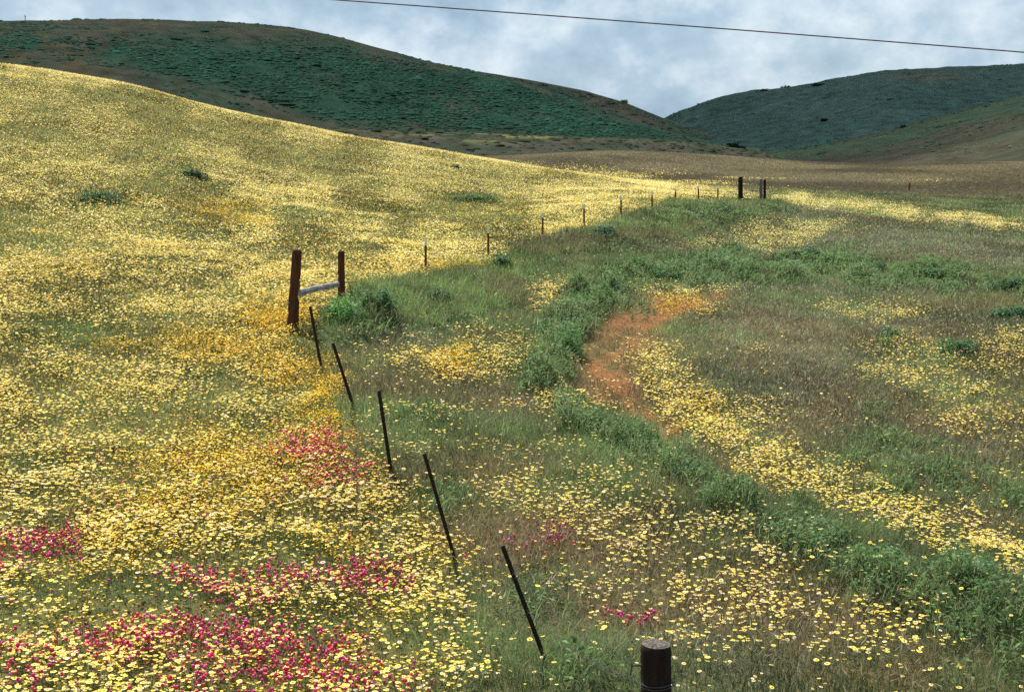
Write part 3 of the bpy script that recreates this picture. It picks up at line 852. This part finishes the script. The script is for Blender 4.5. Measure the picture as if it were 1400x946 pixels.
# --- distant bloom and tussocks on the valley floor
X, Y = sample(16, 110, 1.2, y0=80, y1=430, amax=.46, amin=-.1)
m = masks(X, Y, .1)
gc, far, yb = ground_colour(X, Y, m)
z, _ = ground_z(X, Y, m)
k = (RNG.random(len(X)) < far * .6)
X, Y, z, yb = X[k], Y[k], z[k], yb[k]
n = len(X)
isy = RNG.random(n) < .6 * yb
print('valley tussocks', n, isy.sum())
tint = np.array([.062, .052, .028])[None] * (.7 + .8 * sstep(fbm(X / 12, Y / 40, 190, 4), .3, .7))[:, None] * np.exp(RNG.normal(0, .3, (n, 1))) * np.exp(RNG.normal(0, .1, (n, 3)))
s = RNG.uniform(.05, .15, n) * np.clip(Y / 130, .7, 2.2)
TV = np.array([[1, 0, 0], [-.2, .9, 0], [-1, -.1, 0], [.1, -.9, 0], [.1, .1, 1.0]])
TF = [np.array([[0, 1, 4], [1, 2, 4], [2, 3, 4], [3, 0, 4]])]
q = ~isy
p1 = stamp(TV, TF, np.ones((5, 3)), np.c_[X, Y, z - .03][q], rots(RNG.uniform(0, 6.28, n), 0 * X, 0 * X)[q], np.c_[s * 1.5, s, s * .9][q], tint[q])
s2 = RNG.uniform(.02, .05, n) * np.clip(Y / 110, .7, 2.4)
p2 = stamp(*daisy(2), np.c_[X, Y, z + .12][isy], rots(RNG.uniform(0, 6.28, n), np.abs(RNG.normal(0, .35, n)), RNG.uniform(0, 6.28, n))[isy], np.repeat(s2[:, None], 3, 1)[isy], np.exp(RNG.normal(0, .1, (n, 1)))[isy] * np.ones((1, 3)))
V_, f_, c_ = merge([p1, p2])
tag(link('valley_turf', np_mesh('valley_turf', V_, f_, c_), M_SCRUB), 'buff tussocks and yellow bloom across the far valley floor', 'turf', kind='stuff')


# ------------------------------------------------------------------ single weed clumps and shrubs
def gz(x, y):
    return float(ground_z(np.array([x]), np.array([y]))[0][0])


def at_ground(u, Y):
    """ground point in direction u at distance Y"""
    x = (u - 700) / F / CP * Y
    for _ in range(4):
        z = gz(x, Y)
        d = Y * CP - (z - ZC) * SP
        x = (u - 700) / F * d
    return Vector((x, Y, gz(x, Y)))


def clump(name, label, cat, loc, rx, ry, h, nl, leaf, colour, pale=None, group=None, mat=None):
    lobes = [(random.uniform(-.6, .6) * rx, random.uniform(-.6, .6) * ry, random.uniform(.55, 1.0)) for _ in range(7)]
    li = RNG.integers(0, 7, nl)
    L = np.array(lobes)[li]
    d = RNG.normal(0, 1, (nl, 3)); d /= np.linalg.norm(d, axis=1, keepdims=True); d[:, 2] = np.abs(d[:, 2])
    rad = RNG.random(nl) ** .33
    r0 = .5 * L[:, 2] * rad
    px = L[:, 0] + d[:, 0] * rx * r0; py = L[:, 1] + d[:, 1] * ry * r0; pz = d[:, 2] * h * L[:, 2] * rad
    tint = np.tile(np.array(colour), (nl, 1)) * np.exp(RNG.normal(0, .25, (nl, 1))) * np.exp(RNG.normal(0, .07, (nl, 3)))
    if pale is not None:
        k = RNG.random(nl) < .25
        tint[k] = np.array(pale) * np.exp(RNG.normal(0, .2, (k.sum(), 1)))
    az = np.arctan2(d[:, 1], d[:, 0])
    s = leaf * RNG.uniform(.6, 1.3, nl)
    V_, f_, c_ = stamp(LV, LF, LC, np.c_[px, py, pz], rots(az - math.pi / 2 + RNG.normal(0, .8, nl), RNG.uniform(-.2, 1.1, nl), az + RNG.normal(0, .8, nl)), np.c_[s * .5, s, s], tint)
    o = link(name, np_mesh(name, V_, f_, c_), mat or M_LEAF)
    o.location = loc
    tag(o, label, cat, group)
    return o


def Yof(u, v, lo=8., hi=125.):
    """distance at which the ground is seen at photo height v"""
    ys = np.geomspace(lo, hi, 500)
    a = np.full(500, (u - 700) / F / CP)
    zz = base_z(a * ys, ys)
    _, vv = project(a * ys, ys, zz)
    k = np.where(vv <= v)[0]
    return float(ys[k[0]]) if len(k) else hi


CL = [
    # u, v(base), half width px, height px, label, colour, pale
    (478, 447, 44, 32, 'bright green leafy weed clump at the foot of the smaller brown post', (.075, .20, .055), (.22, .30, .17)),
    (520, 440, 30, 30, 'dark green leafy weed clump right of the smaller brown post', (.05, .135, .055), (.16, .24, .14)),
    (680, 372, 26, 18, 'rounded dark green weed below the white tipped fence posts', (.042, .095, .045), (.10, .16, .09)),
    (828, 324, 19, 14, 'bluish green round weed at the edge of the grassy knoll', (.06, .12, .07), (.17, .25, .16)),
    (600, 420, 20, 16, 'small dark weed standing in the tall grass of the knoll', (.05, .105, .05), (.12, .2, .1)),
    (775, 488, 30, 40, 'tall bushy green weed at the left turn of the curving bank', (.06, .15, .055), (.14, .22, .11)),
    (912, 386, 26, 14, 'low dark weed clump on the bank above the bare soil', (.045, .11, .05), (.12, .2, .1)),
    (1100, 360, 24, 12, 'dark weed clump at the start of the upper bank row', (.035, .09, .045), (.11, .19, .1)),
    (1192, 374, 22, 13, 'dark weed clump in the middle of the right hand bank', (.038, .1, .045), (.11, .19, .1)),
    (1270, 384, 24, 14, 'dark green weed mat on the bank below the grey grass', (.04, .1, .045), (.11, .19, .1)),
    (1374, 398, 26, 17, 'very dark weed clump at the right end of the bank', (.03, .085, .04), (.1, .17, .09)),
    (1372, 434, 34, 14, 'flat dark green weed alone below the bank at right', (.035, .1, .05), (.11, .19, .1)),
    (1310, 484, 42, 20, 'broad dark green weed with yellow daisies along its front', (.038, .11, .048), (.12, .2, .1)),
    (1216, 468, 24, 13, 'small green weed left of the broad dark weed', (.05, .11, .055), (.13, .2, .11)),
    (140, 284, 44, 18, 'low green weed patch amid the upper left yellow flowers', (.055, .115, .055), (.13, .2, .12)),
    (262, 243, 22, 16, 'small green weed high on the yellow slope', (.055, .105, .05), (.13, .19, .1)),
    (652, 279, 38, 11, 'long low green weed patch on the yellow slope near the fence', (.06, .12, .05), (.13, .2, .1)),
    (624, 234, 10, 8, 'tiny round weed close under the crest of the yellow slope', (.06, .1, .05), (.13, .18, .1)),
    (1200, 785, 50, 34, 'leafy green weed mound on the lower bank at right', (.05, .125, .05), (.17, .25, .15)),
    (1330, 830, 50, 32, 'pale tipped green weed mound low on the right bank', (.055, .13, .06), (.2, .28, .18)),
    (1135, 760, 40, 34, 'grassy green weed mound in the middle of the lower bank', (.055, .125, .05), (.18, .25, .15)),
]
for (u, v, hw, hp, lab, c, pl) in CL:
    y = Yof(u, v)
    loc = at_ground(u, y)
    k = y / F
    r = hw * k
    clump('weed_clump', lab, 'weed', loc - Vector((0, 0, .04)), r, max(min(r, .6), r * .5), hp * k * 1.15 + (.13 if v > 300 else .02), int(700 + 45 * hw), .05 * max(1, y / 22) ** .8, (c[0] * 1.5, c[1] * 1.4, c[2] * 1.15), (pl[0] * 1.3, pl[1] * 1.3, pl[2] * 1.2))


def on_hill(H, u, v, front=True):
    d = (H['u'] - u) ** 2 + (H['v'] - v) ** 2
    d[H['nt']:] = 1e9
    k = np.unravel_index(np.argmin(d), d.shape)
    return Vector(H['V'][k])


SHR = [
    (H3, 1040, 127, 11, 5, 'dark rounded shrub leftmost of three on the right crest', (.03, .05, .04)),
    (H3, 1076, 122, 9, 5, 'dark domed shrub between two others on the right crest', (.03, .05, .04)),
    (H3, 1117, 118, 10, 5, 'dark sloping shrub rightmost of three on the right crest', (.03, .05, .04)),
    (H3, 958, 145, 7, 4, 'small shrub low on the left end of the right crest', (.035, .055, .045)),
    (H3, 1127, 165, 2.5, 3, 'tiny dark bush alone on the face of the blue green hill', (.012, .024, .014)),
    (H2, 852, 141, 4, 5, 'small yellowish bush on the skyline of the brownish ridge', (.25, .2, .06)),
    (H4, 1235, 175, 3, 3, 'tiny dark bush on the crest of the grassy spur', (.03, .05, .03)),
]
for (H, u, v, hw, hp, lab, c) in SHR:
    loc = on_hill(H, u, v); k = loc.y / F
    clump('shrub', lab, 'shrub', loc - Vector((0, 0, .25)), hw * k, hw * k * .7, hp * k * 1.2, 500, 1.1, c, mat=M_SCRUB)
for q, (u, v, hw, hp, lab) in enumerate([(1000, 200, 9, 7, 'dark leafy thicket at the foot of the two hills, left half'), (1014, 203, 7, 5, 'dark leafy thicket at the foot of the two hills, right half')]):
    y = 430.; p = P(u, v, y)
    p = on_hill(H3, u, v) if False else Vector((p.x, y, p.z - .3))
    clump('shrub', lab, 'shrub', p, hw * y / F, 1.6, hp * y / F, 600, .7, (.018, .04, .028), mat=M_SCRUB)

# ------------------------------------------------------------------ posts
def tube(bm, p0, p1, r0, r1, seg=10, cap=True):
    p0, p1 = Vector(p0), Vector(p1)
    d = (p1 - p0).normalized()
    x = d.orthogonal().normalized(); y = d.cross(x)
    A = [bm.verts.new(p0 + (x * math.cos(t) + y * math.sin(t)) * r0) for t in [2 * math.pi * i / seg for i in range(seg)]]
    B = [bm.verts.new(p1 + (x * math.cos(t) + y * math.sin(t)) * r1) for t in [2 * math.pi * i / seg for i in range(seg)]]
    for i in range(seg):
        bm.faces.new((A[i], A[(i + 1) % seg], B[(i + 1) % seg], B[i]))
    if cap:
        bm.faces.new(A[::-1]); bm.faces.new(B)


def bm_mesh(name, bm):
    me = bpy.data.meshes.new(name); bm.normal_update(); bm.to_mesh(me); bm.free(); return me


def align(o, base, top):
    d = (Vector(top) - Vector(base)).normalized()
    o.location = base
    o.rotation_mode = 'QUATERNION'
    o.rotation_quaternion = Vector((0, 0, 1)).rotation_difference(d)


def log_post(name, base, top, r0, r1, mat, notch=(), seg=26, rows=34, rough=.05, sink=.3, seed=0, tilt_top=.0, endmat=None):
    """weathered round post: irregular section, splits, notches, domed or sloping end"""
    rnd = random.Random(seed)
    L = (Vector(top) - Vector(base)).length
    bm = bmesh.new()
    ph = [rnd.uniform(0, 6.28) for _ in range(6)]
    cracks = [(rnd.uniform(0, 6.28), rnd.uniform(.1, .5), rnd.uniform(.5, 1.0)) for _ in range(5)]
    loops = []
    for j in range(rows + 1):
        z = -sink + (L + sink) * j / rows
        t = max(z, 0) / L
        ring_ = []
        for i in range(seg):
            an = 2 * math.pi * i / seg
            r = r0 + (r1 - r0) * t
            r *= 1 + rough * (math.sin(2 * an + ph[0]) * .5 + math.sin(3 * an + ph[1] + t * 2) * .4 + .35 * math.sin(9 * t + ph[2] + an) + .25 * math.sin(23 * t + ph[3] + 2 * an)) + rnd.uniform(-.012, .012)
            for (ca, c0, c1) in cracks:
                dd = abs((an - ca + math.pi) % (2 * math.pi) - math.pi)
                if dd < .17 and c0 < t < c1:
                    r *= .92
            for (na, nz, nh, nd) in notch:
                dd = abs((an - na + math.pi) % (2 * math.pi) - math.pi)
                if dd < 1.1 and abs(z - nz) < nh:
                    r *= 1 - nd * (1 - (dd / 1.1) ** 2) * (1 - abs(z - nz) / nh)
            if j == rows: r *= .93
            zz = z + (tilt_top * r * math.cos(an) if j >= rows - 1 else 0)
            ring_.append(bm.verts.new((r * math.cos(an), r * math.sin(an), zz)))
        loops.append(ring_)
    for j in range(rows):
        for i in range(seg):
            f = bm.faces.new((loops[j][i], loops[j][(i + 1) % seg], loops[j + 1][(i + 1) % seg], loops[j + 1][i])); f.smooth = True
    prev = loops[-1]
    for rr, dz in ((.72, .012), (.4, .016)):
        cur = [bm.verts.new((v.co.x * rr, v.co.y * rr, v.co.z + dz + rnd.uniform(-.006, .006) - (1 - rr) * 0)) for v in loops[-1]]
        for i in range(seg):
            f = bm.faces.new((prev[i], prev[(i + 1) % seg], cur[(i + 1) % seg], cur[i])); f.material_index = 1
        prev = cur
    c = bm.verts.new((0, 0, L + .015))
    for i in range(seg):
        f = bm.faces.new((prev[i], prev[(i + 1) % seg], c)); f.material_index = 1
    o = link(name, bm_mesh(name, bm), [mat, endmat or mat])
    align(o, base, top)
    return o


def wire_curve(name, pts, r, mat, parent=None, seg=6):
    bm = bmesh.new()
    rings = []
    for i, p in enumerate(pts):
        p = Vector(p)
        d = (Vector(pts[min(i + 1, len(pts) - 1)]) - Vector(pts[max(i - 1, 0)])).normalized()
        x = d.orthogonal().normalized() if i == 0 else (x - d * x.dot(d)).normalized()
        y = d.cross(x)
        rings.append([bm.verts.new(p + (x * math.cos(2 * math.pi * k / seg) + y * math.sin(2 * math.pi * k / seg)) * r) for k in range(seg)])
    for a, b in zip(rings[:-1], rings[1:]):
        for k in range(seg):
            bm.faces.new((a[k], a[(k + 1) % seg], b[(k + 1) % seg], b[k]))
    bm.faces.new(rings[0][::-1]); bm.faces.new(rings[-1])
    return link(name, bm_mesh(name, bm), mat, parent)


# --- big foreground post
nb = Vector(P(897, 1150, 8.6)); nb.z = gz(nb.x, nb.y)
nt_ = P(897, 880, 8.6)
near_post = log_post('wooden_post', nb, nt_, .098, .096, M_POST_DARK, seed=3, rough=.02, rows=44, endmat=M_END, tilt_top=-.05)
tag(near_post, 'thick dark round wooden post cut off by the bottom edge, wire wrapped', 'post')
Ln = (nt_ - nb).length


def helix(r, z0, z1, turns, k=40, a0=0.):
    return [(r * math.cos(a0 + 2 * math.pi * turns * i / k), r * math.sin(a0 + 2 * math.pi * turns * i / k), z0 + (z1 - z0) * i / k) for i in range(k + 1)]


wire_curve('wire_wrap', helix(.103, Ln - .27, Ln - .235, 1.9, 60, 3.4), .0032, M_WIRE, near_post)
wire_curve('wire_wrap', helix(.103, Ln - .235, Ln - .40, .55, 30, 3.6), .0028, M_WIRE, near_post)
bm = bmesh.new()
tube(bm, (-.09, -.02, Ln - .13), (-.16, -.035, Ln - .128), .007, .006, 8)
tube(bm, (-.155, -.035, Ln - .10), (-.165, -.036, Ln - .19), .004, .004, 6)
link('staple', bm_mesh('staple', bm), M_WIRE, near_post)
bm = bmesh.new()
for q in range(4):
    tube(bm, (.095 + .006 * q, -.03 - .008 * (q % 2), Ln - .25 - .006 * q), (.125, -.02 + .02 * (q % 2), Ln - .235 - .012 * q), .0035, .003, 6)
link('wire_knot', bm_mesh('wire_knot', bm), M_WIRE, near_post)

# --- leaning steel posts
def tee(bm, L, w=.038, d=.036, t=.0075, sink=.25, studs=True, k=1.0):
    w *= k; d *= k; t *= k
    def box(x0, x1, y0, y1, z0, z1):
        v = [bm.verts.new((x, y, z)) for z in (z0, z1) for (x, y) in ((x0, y0), (x1, y0), (x1, y1), (x0, y1))]
        for q in ((0, 3, 2, 1), (4, 5, 6, 7), (0, 1, 5, 4), (1, 2, 6, 5), (2, 3, 7, 6), (3, 0, 4, 7)):
            bm.faces.new([v[i] for i in q])
    box(-w / 2, w / 2, -t / 2, t / 2, -sink, L)
    box(-t / 2, t / 2, t / 2 + .0004, d, -sink, L - .001)
    if studs:
        z = .12
        while z < L - .03:
            box(-.006 * k, .006 * k, -t / 2 - .009 * k, -t / 2 - .0004, z, z + .022)
            z += .055


NEARP = [((745, 900, 13), (687, 746), 'dark steel fence post leaning left, nearest the thick foreground post'),
         ((622, 765, 16), (580, 620), 'dark leaning steel post second from the thick foreground post'),
         ((535, 648, 19), (518, 534), 'dark steel post third from the foreground, middle of the leaning five'),
         ((485, 562, 22), (455, 469), 'dark leaning steel post fourth from the thick foreground post'),
         ((440, 507, 24.5), (424, 419), 'slim dark steel post beside the tall red brown post, farthest of five leaning')]
steel_tops = []
for (b, t, lab) in NEARP:
    base = P(*b); base.z = gz(base.x, base.y)
    top = P(t[0], t[1], b[2] - .12)
    bm = bmesh.new(); tee(bm, (top - base).length, k=1.12 if b[2] < 18 else 1.3)
    o = link('steel_post', bm_mesh('steel_post', bm), M_STEEL)
    align(o, base, top)
    o.rotation_quaternion = o.rotation_quaternion @ Matrix.Rotation(.35, 4, 'Z').to_quaternion()
    tag(o, lab, 'fence post', 'leaning steel posts of the near fence')
    steel_tops.append((base, top))

# --- brown brace posts and rail
b1 = P(399, 450, 27); b1.z = gz(b1.x, b1.y); t1 = P(406, 342, 27)
big_post = log_post('wooden_post', b1, t1, .112, .088, M_POST_RED, notch=((0.2, .74, .13, .42), (3.3, .95, .05, .12), (.1, 1.05, .07, .28), (3.1, .4, .1, .15)), seed=8, rough=.05)
tag(big_post, 'tall red brown wooden post with notched edge leaning right', 'post')
b2 = P(467, 412, 29.5); b2.z = gz(b2.x, b2.y); t2 = P(466.5, 344, 29.5)
small_post = log_post('wooden_post', b2, t2, .078, .068, M_POST_RED, notch=((3.2, .55, .06, .15),), seed=12, rough=.045)
tag(small_post, 'shorter red brown wooden post at the right end of the grey rail', 'post')
r0 = P(409, 401, 26.95); r1 = P(463, 387, 29.5)
Lr = (r1 - r0).length
bm = bmesh.new()
rnd = random.Random(5); secs = []
for j in range(15):
    t = j / 14
    hh_ = .062 - .012 * t + rnd.uniform(-.006, .006); ww = .05 + rnd.uniform(-.004, .004)
    dz = .012 * math.sin(5 * t) + rnd.uniform(-.004, .004)
    secs.append([bm.verts.new((t * Lr, y, z + dz)) for (y, z) in ((-ww, -hh_), (ww, -hh_ * .9), (ww * .9, hh_ * .6), (ww * .3, hh_), (-ww * .6, hh_ * .8), (-ww, hh_ * .1), (-ww * .72, -.02), (-ww, -.045))])
for a, b in zip(secs[:-1], secs[1:]):
    for i in range(8): bm.faces.new((a[i], a[(i + 1) % 8], b[(i + 1) % 8], b[i]))
bm.faces.new(secs[0][::-1]); bm.faces.new(secs[-1])
rail = link('brace_rail', bm_mesh('brace_rail', bm), M_RAIL)
rail.location = r0; rail.rotation_mode = 'QUATERNION'
rail.rotation_quaternion = Vector((1, 0, 0)).rotation_difference((r1 - r0).normalized())
tag(rail, 'silver grey weathered rail wedged between the two red brown posts', 'rail')
wire_curve('wire_wrap', [(x * 1.04, y * 1.04, z) for x, y, z in helix(.108, .55, .62, 2.2, 50)], .003, M_WIRE, big_post)
wire_curve('wire_wrap', [(x * 1.02, y * 1.02, z) for x, y, z in helix(.075, .5, .56, 2.2, 50)], .003, M_WIRE, small_post)

# --- white tipped fence posts
def tipped(u, vt, vb, Y, label, group, k=1.4, tipfrac=.19, lean=0.0, tipname='white_tip'):
    base = P(u, vb, Y); base.z = min(base.z, gz(base.x, base.y)) if abs(base.z - gz(base.x, base.y)) < 1.5 else gz(base.x, base.y)
    top = P(u + lean, vt, Y)
    L = (top - base).length
    e = empty('tipped_post', base)
    e.rotation_mode = 'QUATERNION'
    e.rotation_quaternion = Vector((0, 0, 1)).rotation_difference((top - base).normalized())
    bm = bmesh.new(); tee(bm, L * (1 - tipfrac), studs=Y < 60, k=k)
    link('shaft', bm_mesh('shaft', bm), M_RUST, e)
    bm = bmesh.new(); tee(bm, L * tipfrac, studs=False, k=k, sink=0)
    o = link(tipname, bm_mesh(tipname, bm), M_WHITE, e); o.location = (0, 0, L * (1 - tipfrac) + .002)
    tag(e, label, 'fence post', group)
    return e


G1 = 'white tipped rusty posts along the edge of the yellow field'
MID = [(582, 327, 373, 39, 'white tipped rusty post first to the right of the wooden brace'),
       (667.5, 311, 351, 46, 'white tipped rusty post second right of the wooden brace, above a dark weed'),
       (742, 291, 326, 53, 'white tipped rusty post third right of the wooden brace'),
       (798.5, 279, 313, 58, 'white tipped rusty post fourth right of the brace, left of the bluish weed'),
       (849, 268, 299, 64, 'white tipped rusty post fifth right of the brace'),
       (891.5, 262, 286, 71, 'white tipped rusty post sixth right of the brace on the knoll edge'),
       (923.5, 258, 280, 77, 'white tipped rusty post seventh right of the brace'),
       (955, 254, 277, 82, 'white tipped rusty post third left of the far wooden gate posts'),
       (981.5, 254, 276, 86, 'white tipped rusty post next left of the far dark wooden post'),
       (1003, 256, 275, 88, 'rusty post almost touching the left side of the far dark post')]
for q in MID[:-1]:
    tipped(*q, G1, k=1.3 + q[3] / 90.)
G2 = 'tiny posts of the distant fence behind the yellow crest'
FARP = [(682, 219, 228, 195, 'tiny distant post at the crest of the yellow slope, leftmost'),
        (727, 225, 236, 188, 'tiny distant white tipped post second from the left behind the crest'),
        (773, 231, 242, 180, 'tiny distant post third from the left behind the yellow crest'),
        (822, 236, 249, 168, 'tiny distant post fourth from the left behind the yellow crest'),
        (878.5, 244, 257, 155, 'tiny distant post above the gap between knoll posts six and five'),
        (943, 249, 267, 130, 'distant rusty post standing behind the tipped posts on the knoll'),
        (1022, 260, 278, 112, 'distant rusty post seen between the two far wooden gate posts')]
for q in FARP:
    tipped(*q, G2, k=3.0 if q[3] > 140 else 2.4)
tipped(638, 210, 219, 205, 'tiny pale marker post on the skyline of the yellow slope', G2, k=3.0)

# --- far gate posts
def far_post(u, vt, vb, Y, r, mat, label, seed):
    b = P(u, vb + 2, Y); b.z = min(b.z, gz(b.x, b.y)); t = P(u, vt, Y)
    tag(log_post('wooden_post', b, t, r, r * .94, mat, seed=seed, rough=.04, rows=18, seg=16), label, 'post')


far_post(1012.5, 242, 275, 89, .15, M_POST_DARK, 'dark far wooden post left of the far pair, at the knoll top', 21)
far_post(1040.5, 245, 276, 90, .105, M_POST_GREY, 'grey weathered far post joined to a darker one', 22)
far_post(1045.5, 246, 278, 89.5, .09, M_POST_DARK, 'slim dark far post touching the right side of the grey one', 23)
p0 = P(1014, 272, 89.2); p1 = P(1039, 273.5, 89.8)
bm = bmesh.new(); tube(bm, p0, p1, .05, .045, 8)
tag(link('brace_rail', bm_mesh('brace_rail', bm), M_POST_GREY), 'low grey rail between the far wooden gate posts', 'rail')

# --- small stake on the valley floor and pole on the hill crest
y = 150.; sb = at_ground(1243, y)
bm = bmesh.new(); tube(bm, (0, 0, -.2), (.02, 0, .85), .10, .085, 8); tube(bm, (-.12, 0, .5), (.16, .02, .56), .045, .04, 6)
st = link('stake', bm_mesh('stake', bm), M_RUST); st.location = sb
tag(st, 'short rusty stake standing alone on the buff valley floor', 'stake')
hp = on_hill(H1, 34, 34)
bm = bmesh.new(); tube(bm, (0, 0, -.5), (0, 0, 3.4), .16, .13, 8); tube(bm, (-.5, 0, 2.7), (.5, 0, 2.72), .06, .06, 6)
o = link('pole', bm_mesh('pole', bm), M_POST_GREY); o.location = hp
tag(o, 'thin pole standing on the skyline of the dark green hill', 'pole')

# --- barbed wire of the near fence
def barbed(p, q, sag, label, barb=.16):
    p, q = Vector(p), Vector(q)
    k = 26
    pts = [p.lerp(q, i / k) - Vector((0, 0, sag * 4 * (i / k) * (1 - i / k))) + Vector((0, 0, .006 * math.sin(i * 1.7))) for i in range(k + 1)]
    bm = bmesh.new()
    for a, b in zip(pts[:-1], pts[1:]): tube(bm, a, b, .0019, .0019, 5, False)
    L = (q - p).length; m_ = int(L / barb)
    for i in range(1, m_):
        f = i / m_ * k; a = pts[int(f)].lerp(pts[min(int(f) + 1, k)], f - int(f))
        for ang in (.5, 2.2):
            d = Vector((math.cos(ang) * .022, .008, math.sin(ang) * .022)); tube(bm, a - d, a + d, .0018, .0014, 4)
    tag(link('barbed_wire', bm_mesh('barbed_wire', bm), M_WIRE), label, 'wire')


def on_post(bt, f): return bt[0].lerp(bt[1], f)


npost = (nb, nt_)
barbed(on_post(npost, 1 - .13 / Ln) + Vector((-.15, 0, 0)), on_post(steel_tops[0], .80), .10, 'upper barbed strand from the thick foreground post to the first leaning post')
barbed(on_post(npost, 1 - .27 / Ln) + Vector((-.1, .03, 0)), on_post(steel_tops[0], .45), .08, 'lower barbed strand from the thick foreground post to the first leaning post')

# --- overhead cable
WY = 15.0
cp = []
for i in range(61):
    t = i / 60
    u = -700 + t * 3100
    v = -78 + .0628 * (u + 700) + 4.1e-6 * (u + 700) ** 2
    cp.append(P(u, v, WY))
v0 = np.array([(p.x, p.y, p.z) for p in cp])
cable = wire_curve('overhead_cable', [Vector(p) for p in v0], .0065, M_CABLE, None, 8)
tag(cable, 'thin brown overhead cable crossing the sky at top right', 'cable')

# ------------------------------------------------------------------ cloud bank over the hills, high above the frame: it shades them
def cloud(name, cx, cy, cz, rx, ry, rz, label, dens, seed, rot=0.):
    bm = bmesh.new()
    bmesh.ops.create_icosphere(bm, subdivisions=5, radius=1)
    co = np.array([v.co[:] for v in bm.verts])
    n = 0
    for k, (f, a) in enumerate(((1.7, .10), (3.7, .09), (8, .06))):
        n = n + a * (fbm(co[:, 0] * f + 9 * seed, co[:, 1] * f + co[:, 2] * f * .7, 500 + seed + k, 3) - .5) * 2
    co = co * (1 + n[:, None])
    co[:, 2] = np.where(co[:, 2] < 0, co[:, 2] * .45, co[:, 2])
    for v, c in zip(bm.verts, co): v.co = (c[0] * rx, c[1] * ry, c[2] * rz)
    for f in bm.faces: f.smooth = True
    m, nt, out = new_mat('cloud_vapour')
    vs = nt.nodes.new('ShaderNodeVolumePrincipled'); vs.inputs['Density'].default_value = dens
    vs.inputs['Color'].default_value = (.95, .96, .98, 1); vs.inputs['Anisotropy'].default_value = .2
    nt.links.new(vs.outputs[0], out.inputs['Volume'])
    o = link(name, bm_mesh(name, bm), m); o.location = (cx, cy, cz); o.rotation_euler = (0, 0, rot)
    tag(o, label, 'cloud', kind='structure')


CZ = 420.
off = CZ / math.tan(SUN_EL)
ox, oy = off * math.cos(SUN_AZ), off * math.sin(SUN_AZ)
cloud('cloud', 60 + ox, 900 + oy, CZ, 1400, 520, 80, 'broad cloud drifting high above the hills', .021, 1, rot=.19)

# ------------------------------------------------------------------ sky, sun, camera
w = bpy.data.worlds.new('World'); scene.world = w; w.use_nodes = True
nt = w.node_tree
for n_ in list(nt.nodes): nt.nodes.remove(n_)
N = nt.nodes.new
out = N('ShaderNodeOutputWorld')
sky = N('ShaderNodeTexSky'); sky.sky_type = 'NISHITA'; sky.sun_disc = False
sky.sun_elevation = SUN_EL
sky.sun_rotation = math.pi / 2 - SUN_AZ
sky.air_density = 1.0; sky.dust_density = 1.5; sky.ozone_density = 1.2
bg1 = N('ShaderNodeBackground'); bg1.inputs['Strength'].default_value = .10
nt.links.new(sky.outputs[0], bg1.inputs[0])
tc = N('ShaderNodeTexCoord')
mp = N('ShaderNodeMapping'); mp.inputs['Scale'].default_value = (1, 1, 1.35); mp.inputs['Location'].default_value = (1.3, .7, .2)
nt.links.new(tc.outputs['Generated'], mp.inputs['Vector'])
n1 = N('ShaderNodeTexNoise'); n1.inputs['Scale'].default_value = 10.5; n1.inputs['Detail'].default_value = 9; n1.inputs['Roughness'].default_value = .6; n1.inputs['Distortion'].default_value = 0
nt.links.new(mp.outputs[0], n1.inputs['Vector'])
cr = N('ShaderNodeValToRGB')
cr.color_ramp.elements[0].position = .34; cr.color_ramp.elements[0].color = (.155, .235, .315, 1)
cr.color_ramp.elements[1].position = .66; cr.color_ramp.elements[1].color = (.44, .50, .545, 1)
e = cr.color_ramp.elements.new(.5); e.color = (.25, .338, .42, 1)
nt.links.new(n1.outputs['Fac'], cr.inputs[0])
bg2 = N('ShaderNodeBackground'); bg2.inputs['Strength'].default_value = 1.0
nt.links.new(cr.outputs[0], bg2.inputs[0])
n2 = N('ShaderNodeTexNoise'); n2.inputs['Scale'].default_value = 2.3; n2.inputs['Detail'].default_value = 5
nt.links.new(mp.outputs[0], n2.inputs['Vector'])
mr = N('ShaderNodeMapRange'); mr.inputs['From Min'].default_value = .3; mr.inputs['From Max'].default_value = .55; mr.inputs['To Min'].default_value = .75; mr.inputs['To Max'].default_value = 1.
nt.links.new(n2.outputs['Fac'], mr.inputs['Value'])
mx = N('ShaderNodeMixShader')
nt.links.new(mr.outputs[0], mx.inputs[0]); nt.links.new(bg1.outputs[0], mx.inputs[1]); nt.links.new(bg2.outputs[0], mx.inputs[2])
nt.links.new(mx.outputs[0], out.inputs[0])

sd = bpy.data.lights.new('sun', 'SUN'); sd.energy = 4.7; sd.angle = math.radians(.53); sd.color = (1, .95, .86)
so = bpy.data.objects.new('sun', sd); COL.objects.link(so)
dirv = Vector((math.cos(SUN_EL) * math.cos(SUN_AZ), math.cos(SUN_EL) * math.sin(SUN_AZ), math.sin(SUN_EL)))
so.rotation_mode = 'QUATERNION'; so.rotation_quaternion = dirv.to_track_quat('Z', 'Y')
so.location = (0, 0, 60)

cd = bpy.data.cameras.new('camera'); cd.lens = 50; cd.sensor_width = 36; cd.clip_start = .1; cd.clip_end = 20000
co = bpy.data.objects.new('camera', cd); COL.objects.link(co)
co.location = (0, 0, ZC); co.rotation_euler = (math.pi / 2 - PITCH, 0, 0)
scene.camera = co

scene.view_settings.view_transform = 'Standard'; scene.view_settings.look = 'None'
scene.view_settings.exposure = 0.82; scene.view_settings.gamma = 1; scene.view_settings.use_curve_mapping = False
scene.cycles.max_bounces = 6; scene.cycles.diffuse_bounces = 3; scene.cycles.transmission_bounces = 3; scene.cycles.volume_bounces = 2
scene.cycles.use_denoising = False
scene.cycles.caustics_reflective = False; scene.cycles.caustics_refractive = False
